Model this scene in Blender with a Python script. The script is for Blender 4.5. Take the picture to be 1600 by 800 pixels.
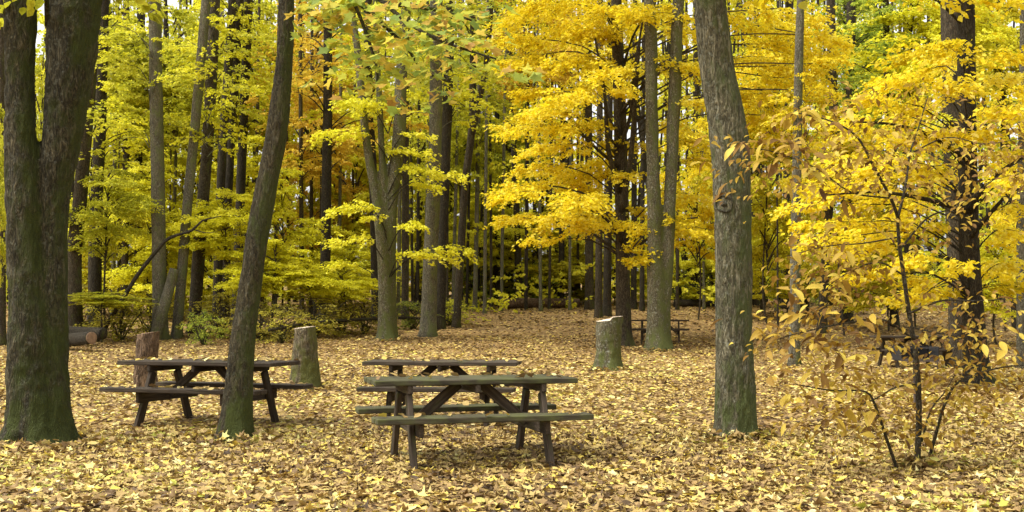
import bpy, bmesh, math, random
import numpy as np
from mathutils import Vector, Matrix, Euler

# ------------------------------------------------------------------ scene, camera, light
for o in list(bpy.data.objects): bpy.data.objects.remove(o)
S = bpy.context.scene
C = S.collection
R = math.radians
F = 1850.0                       # focal length in pixels of a 1600 px wide picture
EYE = 1.356
PITCH = math.atan(85 / F)

cam = bpy.data.cameras.new('camera')
cam.sensor_width = 36
cam.lens = F / 1600 * 36
cam.clip_start = 0.1
cam.clip_end = 3000
cam_o = bpy.data.objects.new('camera', cam)
C.objects.link(cam_o)
cam_o.location = (0, 0, EYE)
cam_o.rotation_euler = (math.pi / 2 + PITCH, 0, 0)
S.camera = cam_o

SUN_EL, SUN_AZ = R(57), R(250)     # azimuth clockwise from +Y: high on the left
w = bpy.data.worlds.new('World')
S.world = w
w.use_nodes = True
wn, wl = w.node_tree.nodes, w.node_tree.links
bg = wn['Background']
sky = wn.new('ShaderNodeTexSky')
sky.sky_type = 'NISHITA'
sky.sun_disc = False
sky.sun_elevation = SUN_EL
sky.sun_rotation = SUN_AZ
sky.dust_density = 4
sky.air_density = 1.0
hs = wn.new('ShaderNodeHueSaturation')        # overcast: the blue is nearly gone
hs.inputs['Saturation'].default_value = 0.06
wl.new(sky.outputs[0], hs.inputs['Color'])
wl.new(hs.outputs[0], bg.inputs['Color'])
bg.inputs['Strength'].default_value = 0.15

sl = bpy.data.lights.new('sun', 'SUN')
sl.energy = 1.5
sl.angle = R(25)
sl.color = (1, 0.955, 0.85)
so = bpy.data.objects.new('sun', sl)
C.objects.link(so)
sd = Vector((math.sin(SUN_AZ) * math.cos(SUN_EL), math.cos(SUN_AZ) * math.cos(SUN_EL), math.sin(SUN_EL)))
so.rotation_euler = sd.to_track_quat('Z', 'Y').to_euler()

S.view_settings.view_transform = 'Standard'
S.view_settings.look = 'None'
S.view_settings.gamma = 1
S.view_settings.exposure = 1.15
S.render.engine = 'CYCLES'
S.cycles.max_bounces = 12
S.cycles.diffuse_bounces = 9
S.cycles.transmission_bounces = 9
S.cycles.glossy_bounces = 2
S.cycles.caustics_reflective = False
S.cycles.caustics_refractive = False

rng = np.random.default_rng(7)
random.seed(7)

# ------------------------------------------------------------------ helpers: place
def gz(x, y):
    """height of the forest floor: level clearing, then a slope at the back"""
    x = np.asarray(x, float); y = np.asarray(y, float)
    sp = lambda t, k: k * np.logaddexp(0, t / k)
    z = 0.065 * sp(y - 35, 2.5) - 0.040 * sp(y - 62, 5)
    z = z + 0.02 * np.sin(x * .9 + 1.3) * np.sin(y * .7) + 0.012 * np.sin(x * 2.3 + y * 1.7)
    return z

def at(px, py, Y):
    """point of the plane y = Y seen at photo pixel (px, py)"""
    dx = px - 800.0; dv = 400.0 - py
    fy = F * math.cos(PITCH) - dv * math.sin(PITCH)
    fz = F * math.sin(PITCH) + dv * math.cos(PITCH)
    k = Y / fy
    return Vector((dx * k, Y, EYE + fz * k))

def ground_D(px, py):
    """distance at which the ground shows at that pixel"""
    for Y in np.arange(6, 90, .1):
        p = at(px, py, Y)
        if p.z <= float(gz(p.x, p.y)): return float(Y)
    return 75.0

def m_px(n, Y): return n * Y / F

# ------------------------------------------------------------------ helpers: objects
def link(name, me, mats=(), parent=None, smooth=True):
    o = bpy.data.objects.new(name, me)
    C.objects.link(o)
    if parent is not None: o.parent = parent
    if mats is not None and len(me.materials) == 0:
        for m in (mats if isinstance(mats, (list, tuple)) else [mats]): me.materials.append(m)
    if smooth and len(me.polygons): me.polygons.foreach_set('use_smooth', [True] * len(me.polygons))
    return o

def tag(o, label=None, cat=None, group=None, kind=None):
    if label: o['label'] = label
    if cat: o['category'] = cat
    if group: o['group'] = group
    if kind: o['kind'] = kind
    return o

def thing(name, loc, label, cat, group=None, rz=0.0):
    o = bpy.data.objects.new(name, None)
    o.empty_display_size = .2
    C.objects.link(o)
    o.location = loc
    o.rotation_euler = (0, 0, rz)
    return tag(o, label, cat, group)

def tri_mesh(name, V, T, tint=None, mat=None):
    me = bpy.data.meshes.new(name)
    V = np.asarray(V, np.float32); T = np.asarray(T, np.int32)
    me.vertices.add(len(V)); me.vertices.foreach_set('co', V.ravel())
    me.loops.add(T.size); me.loops.foreach_set('vertex_index', T.ravel())
    me.polygons.add(len(T)); me.polygons.foreach_set('loop_start', np.arange(0, T.size, 3, dtype=np.int32))
    if mat is not None: me.polygons.foreach_set('material_index', np.asarray(mat, np.int32))
    if tint is not None:
        a = me.attributes.new('tint', 'FLOAT', 'FACE')
        a.data.foreach_set('value', np.asarray(tint, np.float32))
    me.update(calc_edges=True)
    me.validate()
    return me

# ------------------------------------------------------------------ materials
def new_mat(name):
    m = bpy.data.materials.new(name); m.use_nodes = True
    nt = m.node_tree; nt.nodes.clear()
    out = nt.nodes.new('ShaderNodeOutputMaterial')
    return m, nt, out

def ramp(nt, stops, interp='LINEAR'):
    r = nt.nodes.new('ShaderNodeValToRGB')
    e = r.color_ramp; e.interpolation = interp
    while len(e.elements) < len(stops): e.elements.new(0.5)
    for el, (p, c) in zip(e.elements, stops):
        el.position = p; el.color = (*c, 1)
    return r

def noise(nt, vec, scale, detail=4, rough=.55, dist=0.0):
    n = nt.nodes.new('ShaderNodeTexNoise')
    n.inputs['Scale'].default_value = scale; n.inputs['Detail'].default_value = detail
    n.inputs['Roughness'].default_value = rough; n.inputs['Distortion'].default_value = dist
    if vec is not None: nt.links.new(vec, n.inputs['Vector'])
    return n

def mapping(nt, scale, src='Object'):
    tc = nt.nodes.new('ShaderNodeTexCoord'); mp = nt.nodes.new('ShaderNodeMapping')
    mp.inputs['Scale'].default_value = scale
    nt.links.new(tc.outputs[src], mp.inputs['Vector'])
    return mp.outputs[0]

def mixc(nt, fac, a, b, mode='MIX'):
    m = nt.nodes.new('ShaderNodeMix'); m.data_type = 'RGBA'; m.blend_type = mode
    for sock, v in ((m.inputs[0], fac), (m.inputs[6], a), (m.inputs[7], b)):
        if isinstance(v, (int, float)): sock.default_value = v
        elif isinstance(v, tuple): sock.default_value = (*v, 1)
        else: nt.links.new(v, sock)
    return m.outputs[2]

def math_n(nt, op, a, b=None, c=None):
    m = nt.nodes.new('ShaderNodeMath'); m.operation = op
    for i, v in enumerate((a, b, c)):
        if v is None: continue
        if isinstance(v, (int, float)): m.inputs[i].default_value = v
        else: nt.links.new(v, m.inputs[i])
    return m.outputs[0]

def leaf_mat(name, stops, trans=.55, src='tint', spec=.25):
    m, nt, out = new_mat(name)
    if src == 'tint':
        a = nt.nodes.new('ShaderNodeAttribute'); a.attribute_name = 'tint'; fac = a.outputs['Fac']
    else:
        a = nt.nodes.new('ShaderNodeObjectInfo'); fac = a.outputs['Random']
    r = ramp(nt, stops); nt.links.new(fac, r.inputs[0])
    nz = noise(nt, mapping(nt, (1, 1, 1)), 30, 3)
    col = mixc(nt, .35, r.outputs[0], mixc(nt, 1.0, r.outputs[0], ramp_of(nt, nz.outputs[0], [(.3, (.45, .4, .35)), (.7, (1.3, 1.25, 1.1))]), 'MULTIPLY'))
    p = nt.nodes.new('ShaderNodeBsdfPrincipled')
    p.inputs['Roughness'].default_value = .6
    p.inputs['Specular IOR Level'].default_value = spec
    nt.links.new(col, p.inputs['Base Color'])
    t = nt.nodes.new('ShaderNodeBsdfTranslucent'); nt.links.new(col, t.inputs['Color'])
    mx = nt.nodes.new('ShaderNodeMixShader'); mx.inputs[0].default_value = trans
    nt.links.new(p.outputs[0], mx.inputs[1]); nt.links.new(t.outputs[0], mx.inputs[2])
    nt.links.new(mx.outputs[0], out.inputs['Surface'])
    return m

def ramp_of(nt, fac, stops):
    r = ramp(nt, stops); nt.links.new(fac, r.inputs[0]); return r.outputs[0]

YEL = [(0, (.36, .33, .014)), (.12, (.54, .44, .014)), (.3, (.79, .645, .018)), (.7, (.89, .76, .032)), (1, (.90, .82, .13))]
YGR = [(0, (.46, .45, .02)), (.35, (.72, .70, .028)), (.7, (.85, .82, .05)), (1, (.90, .87, .12))]
LIME = [(0, (.26, .28, .022)), (.4, (.50, .51, .03)), (.75, (.66, .65, .05)), (1, (.82, .78, .10))]
GRN = [(0, (.16, .23, .03)), (.5, (.34, .43, .045)), (1, (.54, .58, .08))]
ORA = [(0, (.55, .36, .04)), (.4, (.74, .52, .05)), (.75, (.82, .62, .07)), (1, (.78, .70, .08))]
OLI = [(0, (.34, .30, .02)), (.4, (.56, .51, .025)), (.8, (.72, .65, .035)), (1, (.80, .74, .07))]
BRU = [(0, (.16, .13, .03)), (.4, (.32, .28, .04)), (.75, (.48, .43, .05)), (1, (.64, .59, .07))]
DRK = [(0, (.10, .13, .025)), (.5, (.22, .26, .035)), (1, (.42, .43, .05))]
MIXED = [(0, (.40, .45, .035)), (.3, (.64, .66, .045)), (.55, (.80, .79, .06)), (.8, (.86, .81, .06)), (1, (.82, .62, .07))]
M_LEAF = {'yellow': leaf_mat('yellow maple leaves', YEL), 'yellowgreen': leaf_mat('yellow green leaves', YGR),
          'lime': leaf_mat('lime leaves', LIME), 'green': leaf_mat('green leaves', GRN), 'orange': leaf_mat('orange leaves', ORA),
          'olive': leaf_mat('olive yellow leaves', OLI), 'dark': leaf_mat('dark green leaves', DRK), 'brush': leaf_mat('brownish thicket leaves', BRU), 'mixed': leaf_mat('mixed far leaves', MIXED)}
RUST = [(0, (.12, .06, .02)), (.2, (.27, .155, .03)), (.5, (.44, .295, .045)), (.8, (.58, .42, .06)), (1, (.68, .56, .10))]
OVER = [(0, (.24, .34, .07)), (.35, (.42, .49, .07)), (.65, (.60, .59, .08)), (.88, (.72, .55, .08)), (1, (.46, .27, .06))]
M_RUST_T = leaf_mat('rusty yellow sapling leaves', RUST, .4); M_RUST_O = leaf_mat('rusty yellow sapling leaf', RUST, .4, src='object')
M_OVER_T = leaf_mat('turning leaves', OVER); M_OVER_O = leaf_mat('turning leaf', OVER, src='object')
FALL = [(0, (.06, .038, .02)), (.18, (.17, .105, .046)), (.38, (.30, .195, .076)), (.58, (.44, .315, .11)), (.74, (.57, .43, .15)), (.86, (.69, .54, .085)), (.95, (.78, .69, .34)), (1, (.42, .42, .07))]
M_FALL_T = leaf_mat('fallen leaves', FALL, .12); M_FALL_O = leaf_mat('fallen leaf', FALL, .12, 'object')

def bark_mat(name, dark, light, moss, moss_amt, scale=1.0, base_moss=0.0, lichen=0.0):
    m, nt, out = new_mat(name)
    v = mapping(nt, (scale, scale, scale * .22))
    vs = mapping(nt, (scale, scale, scale * .24))
    na = noise(nt, vs, 21, 4, .6, .8); nb = noise(nt, vs, 52, 3, .6, .5)
    rid = lambda n: math_n(nt, 'MULTIPLY', math_n(nt, 'ABSOLUTE', math_n(nt, 'SUBTRACT', n.outputs[0], .5)), 4.2)
    n1 = noise(nt, v, 40, 6, .7)
    n2 = noise(nt, mapping(nt, (1, 1, .6)), 3.2, 5, .6)
    h = math_n(nt, 'ADD', math_n(nt, 'ADD', math_n(nt, 'MULTIPLY', math_n(nt, 'MINIMUM', rid(na), 1), .45), math_n(nt, 'MULTIPLY', math_n(nt, 'MINIMUM', rid(nb), 1), .25)), math_n(nt, 'MULTIPLY', n1.outputs[0], .5))
    col = ramp_of(nt, h, [(.28, tuple(c * .35 for c in dark)), (.46, dark), (.85, light)])
    col = mixc(nt, .7, col, ramp_of(nt, n2.outputs[0], [(.3, (.55, .55, .55)), (.65, (1.25, 1.22, 1.15))]), 'MULTIPLY')
    # lichen flecks
    if lichen:
        nl = noise(nt, mapping(nt, (1, 1, 1)), 22, 3, .5)
        col = mixc(nt, math_n(nt, 'MULTIPLY', ramp_of(nt, nl.outputs[0], [(.58, (0, 0, 0)), (.66, (1, 1, 1))]), lichen), col, (.36, .38, .30))
    # moss: broken patches, thicker on one side and at the foot
    g = nt.nodes.new('ShaderNodeNewGeometry')
    sep = nt.nodes.new('ShaderNodeSeparateXYZ'); nt.links.new(g.outputs['Normal'], sep.inputs[0])
    tc = nt.nodes.new('ShaderNodeTexCoord')
    sp = nt.nodes.new('ShaderNodeSeparateXYZ'); nt.links.new(tc.outputs['Object'], sp.inputs[0])
    nm = noise(nt, mapping(nt, (1, 1, .5)), 5.0, 6, .65)
    k = math_n(nt, 'ADD', nm.outputs[0], math_n(nt, 'MULTIPLY', sep.outputs['X'], .13))
    nf = noise(nt, mapping(nt, (1, 1, .35)), 7.0, 5, .7)
    foot = math_n(nt, 'MULTIPLY', math_n(nt, 'MAXIMUM', math_n(nt, 'MULTIPLY', math_n(nt, 'SUBTRACT', .8, sp.outputs['Z']), base_moss), 0), math_n(nt, 'MULTIPLY', math_n(nt, 'MAXIMUM', math_n(nt, 'SUBTRACT', nf.outputs[0], .36), 0), 6))
    k = math_n(nt, 'ADD', math_n(nt, 'ADD', k, foot), moss_amt - .5)
    col = mixc(nt, ramp_of(nt, k, [(.48, (0, 0, 0)), (.68, (.92, .92, .92))]), col, mixc(nt, n1.outputs[0], tuple(c * .5 for c in moss), tuple(c * 1.4 for c in moss)))
    p = nt.nodes.new('ShaderNodeBsdfPrincipled'); p.inputs['Roughness'].default_value = .9
    p.inputs['Specular IOR Level'].default_value = .2
    nt.links.new(col, p.inputs['Base Color'])
    b = nt.nodes.new('ShaderNodeBump'); b.inputs['Strength'].default_value = 1.0; b.inputs['Distance'].default_value = .05
    nt.links.new(h, b.inputs['Height']); nt.links.new(b.outputs[0], p.inputs['Normal'])
    nt.links.new(p.outputs[0], out.inputs['Surface'])
    return m

M_BARK = {
    'big': bark_mat('dark furrowed bark', (.06, .052, .029), (.18, .155, .095), (.055, .068, .014), .52, 1.0, .3, .15),
    'curved': bark_mat('brown smooth bark', (.08, .066, .036), (.19, .16, .095), (.075, .092, .02), .51, 1.4, .3, .12),
    'ridge': bark_mat('grey brown ridged bark', (.15, .135, .082), (.38, .345, .235), (.095, .115, .035), .53, 1.0, .35, .3),
    'mossy': bark_mat('lichened mossy bark', (.15, .13, .075), (.34, .31, .21), (.12, .135, .035), .54, 1.2, .3, .6),
    'grey': bark_mat('grey bark', (.17, .15, .10), (.34, .31, .22), (.16, .18, .06), .48, 1.3, .1, .4),
    'brown': bark_mat('brown bark', (.075, .058, .035), (.18, .145, .095), (.09, .10, .028), .40, 1.2, .1, .1),
    'dark': bark_mat('wet dark bark', (.05, .04, .025), (.12, .10, .065), (.07, .08, .02), .36, 1.2, .1, .05),
    'stump': bark_mat('bare weathered wood', (.15, .12, .07), (.34, .28, .18), (.12, .125, .03), .50, .8, .4, .1),
    'rawstump': bark_mat('reddish stripped wood', (.17, .11, .065), (.38, .26, .165), (.10, .09, .03), .30, .8, .1, 0),
    'twig': bark_mat('thin grey twig bark', (.11, .09, .055), (.25, .20, .13), (.09, .10, .03), .40, 3, .3, .3),
}

def wood_mat(name, a, b, alg=.45):
    m, nt, out = new_mat(name)
    v = mapping(nt, (1.2, 22, 22))
    oi = nt.nodes.new('ShaderNodeObjectInfo')
    n1 = noise(nt, v, 3, 6, .65, .4)
    n2 = noise(nt, mapping(nt, (2.5, 6, 6)), 2.0, 4)
    col = ramp_of(nt, n1.outputs[0], [(.28, tuple(c * .5 for c in a)), (.5, a), (.75, b)])
    col = mixc(nt, .5, col, ramp_of(nt, oi.outputs['Random'], [(0, (.7, .68, .66)), (1, (1.2, 1.2, 1.2))]), 'MULTIPLY')
    g = nt.nodes.new('ShaderNodeNewGeometry')
    sep = nt.nodes.new('ShaderNodeSeparateXYZ'); nt.links.new(g.outputs['Normal'], sep.inputs[0])
    k = math_n(nt, 'ADD', n2.outputs[0], alg - .5)
    col = mixc(nt, ramp_of(nt, k, [(.42, (0, 0, 0)), (.62, (.75, .75, .75))]), col, (.09, .098, .03))
    p = nt.nodes.new('ShaderNodeBsdfPrincipled'); p.inputs['Roughness'].default_value = .82
    p.inputs['Specular IOR Level'].default_value = .25
    nt.links.new(col, p.inputs['Base Color'])
    bp = nt.nodes.new('ShaderNodeBump'); bp.inputs['Strength'].default_value = .5; bp.inputs['Distance'].default_value = .006
    nt.links.new(n1.outputs[0], bp.inputs['Height']); nt.links.new(bp.outputs[0], p.inputs['Normal'])
    nt.links.new(p.outputs[0], out.inputs['Surface'])
    return m
M_WOOD_DARK = wood_mat('dark damp table wood', (.045, .032, .02), (.105, .078, .05), .30)
M_WOOD_GREEN = wood_mat('algae stained table wood', (.055, .046, .028), (.14, .12, .075), .48)
M_WOOD_BROWN = wood_mat('brown table wood', (.065, .048, .032), (.15, .115, .078), .36)

def plain_mat(name, c, rough=.6, metal=0.0, var=.4, scale=20):
    m, nt, out = new_mat(name)
    n = noise(nt, mapping(nt, (1, 1, 1)), scale, 5)
    col = ramp_of(nt, n.outputs[0], [(.3, tuple(x * (1 - var) for x in c)), (.7, tuple(x * (1 + var) for x in c))])
    p = nt.nodes.new('ShaderNodeBsdfPrincipled'); p.inputs['Roughness'].default_value = rough; p.inputs['Metallic'].default_value = metal
    nt.links.new(col, p.inputs['Base Color'])
    b = nt.nodes.new('ShaderNodeBump'); b.inputs['Strength'].default_value = .4; b.inputs['Distance'].default_value = .01
    nt.links.new(n.outputs[0], b.inputs['Height']); nt.links.new(b.outputs[0], p.inputs['Normal'])
    nt.links.new(p.outputs[0], out.inputs['Surface'])
    return m
M_CUT = plain_mat('pale sawn wood', (.62, .50, .36), .8, 0, .3, 14)
M_CUTRED = plain_mat('reddish sawn log end', (.22, .135, .075), .8, 0, .3, 14)
M_STEEL = plain_mat('sooty black steel', (.010, .008, .007), .95, 0, .5, 18)
M_STEEL2 = plain_mat('brown rusted steel', (.07, .05, .038), .85, 0, .4, 18)

def ground_mat():
    m, nt, out = new_mat('leaf strewn soil')
    v = mapping(nt, (1, 1, 1))
    vo = nt.nodes.new('ShaderNodeTexVoronoi'); vo.inputs['Scale'].default_value = 11; nt.links.new(v, vo.inputs['Vector'])
    vo2 = nt.nodes.new('ShaderNodeTexVoronoi'); vo2.inputs['Scale'].default_value = 16; nt.links.new(v, vo2.inputs['Vector'])
    sep = nt.nodes.new('ShaderNodeSeparateColor'); nt.links.new(vo.outputs['Color'], sep.inputs[0])
    sep2 = nt.nodes.new('ShaderNodeSeparateColor'); nt.links.new(vo2.outputs['Color'], sep2.inputs[0])
    c1 = ramp_of(nt, sep.outputs[0], [(0, (.07, .04, .02)), (.4, (.24, .14, .06)), (.75, (.42, .27, .10)), (1, (.55, .40, .15))])
    c2 = ramp_of(nt, sep2.outputs[0], [(0, (.07, .04, .02)), (.5, (.28, .17, .07)), (1, (.48, .32, .10))])
    col = mixc(nt, .5, c1, c2)
    big = noise(nt, v, .35, 4)
    col = mixc(nt, ramp_of(nt, big.outputs[0], [(.42, (0, 0, 0)), (.68, (.5, .5, .5))]), col, (.10, .065, .035))
    p = nt.nodes.new('ShaderNodeBsdfPrincipled'); p.inputs['Roughness'].default_value = .95; p.inputs['Specular IOR Level'].default_value = .15
    nt.links.new(col, p.inputs['Base Color'])
    b = nt.nodes.new('ShaderNodeBump'); b.inputs['Strength'].default_value = .8; b.inputs['Distance'].default_value = .03
    nt.links.new(vo.outputs['Distance'], b.inputs['Height']); nt.links.new(b.outputs[0], p.inputs['Normal'])
    nt.links.new(p.outputs[0], out.inputs['Surface'])
    return m

# ------------------------------------------------------------------ forest floor
def grid_axis(pts):
    out = []
    for a, b, n in pts: out += list(np.linspace(a, b, n, endpoint=False))
    return np.array(out + [pts[-1][1]])
gx = grid_axis([(-600, -60, 14), (-60, 60, 200), (60, 600, 14)])
gy = grid_axis([(-300, -10, 10), (-10, 80, 190), (80, 800, 24)])
X, Y = np.meshgrid(gx, gy)
GV = np.stack([X, Y, gz(X, Y)], -1).reshape(-1, 3)
nx, ny = len(gx), len(gy)
ii = (np.arange(ny - 1)[:, None] * nx + np.arange(nx - 1)[None, :]).ravel()
GT = np.concatenate([np.stack([ii, ii + 1, ii + nx + 1], 1), np.stack([ii, ii + nx + 1, ii + nx], 1)])
floor = link('forest_ground', tri_mesh('forest_ground', GV, GT), ground_mat())
tag(floor, 'forest clearing ground strewn with fallen yellow and brown leaves', None, None, 'structure')

# ------------------------------------------------------------------ leaf arrays
T_KITE = (np.array([[0, 0, 0], [.45, .36, .07], [1, 0, -.06], [.45, -.36, .07]]), np.array([[0, 2, 1], [0, 3, 2]]))
T_OVAL = (np.array([[0, 0, 0], [.3, .27, .08], [.7, .25, .04], [1, 0, -.10], [.7, -.25, .04], [.3, -.27, .08], [.5, 0, 0]]),
          np.array([[6, 1, 0], [6, 2, 1], [6, 3, 2], [6, 4, 3], [6, 5, 4], [6, 0, 5]]))
def maple_template(curl=.12, seed=0):
    r = np.random.default_rng(seed)
    ang = np.array([180, 135, 112, 75, 55, 22, 0, -22, -55, -75, -112, -135])
    rad = np.array([.30, .50, .30, .62, .36, .40, .75, .40, .36, .62, .30, .50])
    rad = rad * r.uniform(.85, 1.15, len(rad))
    a = np.radians(ang)
    pts = np.stack([rad * np.cos(a) + .3, rad * np.sin(a), curl * (rad / .5) ** 2 * r.uniform(-.4, 1.2, len(rad))], 1)
    V = np.concatenate([[[.3, 0, 0]], pts])
    n = len(pts)
    T = np.array([[0, (i + 1) % n + 1, i + 1] for i in range(n)])
    return V, T
T_MAPLES = [maple_template(c, s) for c, s in ((.10, 1), (.2, 2), (-.12, 3), (.3, 4))]
def oblong_template(width=.3, bend=.25, fold=.10, lobes=0):
    xs = np.linspace(0, 1, 8)
    wd = width * np.sin(np.pi * np.clip(xs, 0, 1) ** 1.35) ** .8
    if lobes: wd = wd * (1 + .25 * np.cos(xs * 2 * np.pi * lobes))
    z = -bend * xs ** 2
    V = []
    for x, ww, zz in zip(xs, wd, z):
        V += [[x, 0, zz], [x, ww, zz + fold * ww / max(width, .01)], [x, -ww, zz + fold * ww / max(width, .01)]]
    T = []
    for i in range(7):
        a, b = 3 * i, 3 * i + 3
        T += [[a, b, b + 1], [a, b + 1, a + 1], [a, a + 2, b + 2], [a, b + 2, b]]
    return np.array(V), np.array(T)
T_SAP = [oblong_template(.20, .45, .10), oblong_template(.25, .2, .16), oblong_template(.18, .75, .08), oblong_template(.22, -.15, .16, 4)]

def unit(a): return a / np.maximum(np.linalg.norm(a, axis=-1, keepdims=True), 1e-9)

def leaf_geo(pos, nrm, dr, size, tint, tmpl, wid=None):
    """place one template leaf at each position"""
    TV, TT = tmpl
    n = len(pos)
    dr = unit(dr); nrm = unit(nrm - (nrm * dr).sum(-1, keepdims=True) * dr)
    lat = np.cross(nrm, dr)
    ww = np.ones(n) if wid is None else wid
    V = pos[:, None, :] + size[:, None, None] * (TV[None, :, 0, None] * dr[:, None, :] + (TV[None, :, 1, None] * ww[:, None, None]) * lat[:, None, :] + TV[None, :, 2, None] * nrm[:, None, :])
    T = (np.arange(n) * len(TV))[:, None, None] + TT[None]
    return V.reshape(-1, 3), T.reshape(-1, 3), np.repeat(tint, len(TT))

def spray(c, az, a, b, n, droop=.5, rg=rng, thick=.05, size=.13, tilt=.75):
    """a flat fan of twigs with leaves: centre c, axis azimuth az, half length a, half width b"""
    ntw = max(5, n // 14)
    u = rg.uniform(-1, .85, ntw); side = rg.choice([-1, 1], ntw)
    ang = np.radians(rg.uniform(22, 68, ntw))
    ln = b * np.sqrt(1 - .75 * u ** 2) * rg.uniform(.45, 1.25, ntw)
    tz = rg.normal(0, thick * a, ntw)
    i = rg.integers(0, ntw, n); t = rg.uniform(.03, 1, n) ** .8
    x = u[i] * a + t * ln[i] * np.cos(ang[i]); y = side[i] * t * ln[i] * np.sin(ang[i])
    x = x + rg.normal(0, .05, n); y = y + rg.normal(0, .05, n)
    z = -droop * .5 * a * ((x / a + 1) * .5) ** 2 + tz[i] * (.4 + t) - .12 * t ** 2 * ln[i] + rg.normal(0, .035, n)
    ca, sa = math.cos(az), math.sin(az)
    pos = np.stack([c[0] + x * ca - y * sa, c[1] + x * sa + y * ca, c[2] + z], 1)
    th = az + side[i] * ang[i] + rg.normal(0, .7, n)
    dr = np.stack([np.cos(th), np.sin(th), rg.normal(-.40, .32, n)], 1)
    nr = np.stack([rg.normal(0, tilt, n), rg.normal(0, tilt, n), np.ones(n)], 1)
    return pos, nr, dr, size * rg.uniform(.65, 1.2, n)

def value_noise(u, v, nu, seed):
    """smooth lattice noise, periodic in u (0..1), v in lattice units"""
    r = np.random.default_rng(seed); lat = r.uniform(0, 1, (nu, 512))
    a = (u * nu) % nu; i = a.astype(int); fa = a - i; j = np.floor(v).astype(int); fb = v - j
    fa = fa * fa * (3 - 2 * fa); fb = fb * fb * (3 - 2 * fb)
    g = lambda p, q: lat[p % nu, q % 512]
    return (g(i, j) * (1 - fa) + g(i + 1, j) * fa) * (1 - fb) + (g(i, j + 1) * (1 - fa) + g(i + 1, j + 1) * fa) * fb

def tube_geo(pts, rad, sides=8, step=.3, lump=0.0, seed=0, flare=0.0, gz0=None, cap=True, relief=0.0):
    """smooth tapered tube through pts; returns V, T"""
    P = np.array([tuple(p) for p in pts], float); r = np.array(rad, float)
    # catmull-rom resample
    Q = np.vstack([2 * P[0] - P[1], P, 2 * P[-1] - P[-2]]); rr = np.concatenate([[r[0]], r, [r[-1]]])
    out, ro = [], []
    for k in range(1, len(Q) - 2):
        seg = np.linalg.norm(Q[k + 1] - Q[k]); m = max(2, int(seg / step))
        for t in np.linspace(0, 1, m, endpoint=False):
            t2, t3 = t * t, t * t * t
            f = lambda a, b, c, d: .5 * (2 * b + (c - a) * t + (2 * a - 5 * b + 4 * c - d) * t2 + (3 * b - a - 3 * c + d) * t3)
            out.append(f(Q[k - 1], Q[k], Q[k + 1], Q[k + 2])); ro.append(f(rr[k - 1], rr[k], rr[k + 1], rr[k + 2]))
    out.append(P[-1]); ro.append(r[-1])
    out = np.array(out); ro = np.maximum(np.array(ro), .002)
    tan = unit(np.gradient(out, axis=0))
    ref = np.array([1.0, 0.13, 0.07]) if abs(tan[0][0]) < .9 else np.array([0.1, 1.0, .1])
    n1 = unit(ref - (tan @ ref)[:, None] * tan); n2 = np.cross(tan, n1)
    th = np.linspace(0, 2 * np.pi, sides, endpoint=False)
    rg = np.random.default_rng(seed + 11)
    RR = np.repeat(ro[:, None], sides, 1)
    if lump:
        s = np.linspace(0, 1, len(out)) * np.sum(np.linalg.norm(np.diff(out, axis=0), axis=1))
        acc = np.zeros_like(RR)
        for k, (fs, am) in enumerate(((.8, 1), (2.1, .7), (5, .45), (11, .3))):
            for _ in range(2):
                kk = rg.integers(1, 4 + 2 * k)
                acc += am * np.sin(fs * s[:, None] * rg.uniform(.7, 1.3) + kk * th[None] + rg.uniform(0, 6.3))
        RR = RR * (1 + lump * .4 * acc)
    if relief:
        s = np.concatenate([[0], np.cumsum(np.linalg.norm(np.diff(out, axis=0), axis=1))])
        U = np.broadcast_to(th[None] / (2 * np.pi), RR.shape) ; W = np.broadcast_to(s[:, None], RR.shape)
        U = U + .03 * (value_noise(U, W / .35, 6, seed + 5) - .5)
        circ = float(np.median(ro)) * 6.28
        n1_, n2_ = max(8, int(circ / .05)), max(12, int(circ / .022))
        rdg = 1 - np.abs(2 * value_noise(U, W / .16, n1_, seed + 1) - 1) * 1.0
        rdg2 = 1 - np.abs(2 * value_noise(U, W / .07, n2_, seed + 2) - 1)
        RR = RR + relief * ((rdg - .5) * 1.0 + (rdg2 - .5) * .55 + (value_noise(U, W / .6, 5, seed + 3) - .5) * 1.6)
    if flare and gz0 is not None:
        h = np.maximum(out[:, 2] - gz0, -.15)
        ph = rg.uniform(0, 6.3, 3)
        lob = 1 + .38 * np.sin(5 * th + ph[0]) + .28 * np.sin(3 * th + ph[1]) + .15 * np.sin(8 * th + ph[2])
        RR = RR * (1 + flare * np.exp(-h / .16)[:, None] * .7 * lob[None] + flare * .35 * np.exp(-h / .5)[:, None])
    V = out[:, None, :] + RR[:, :, None] * (np.cos(th)[None, :, None] * n1[:, None, :] + np.sin(th)[None, :, None] * n2[:, None, :])
    n = len(out); V = V.reshape(-1, 3)
    a = (np.arange(n - 1)[:, None] * sides + np.arange(sides)[None]); b = (np.arange(n - 1)[:, None] * sides + (np.arange(sides)[None] + 1) % sides)
    T = np.concatenate([np.stack([a, b, b + sides], -1).reshape(-1, 3), np.stack([a, b + sides, a + sides], -1).reshape(-1, 3)])
    if cap:
        V = np.vstack([V, out[0], out[-1]]); c0, c1 = len(V) - 2, len(V) - 1
        k = np.arange(sides); k2 = (k + 1) % sides
        T = np.vstack([T, np.stack([np.full(sides, c0), k2, k], 1), np.stack([np.full(sides, c1), (n - 1) * sides + k, (n - 1) * sides + k2], 1)])
    return V, T

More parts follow.
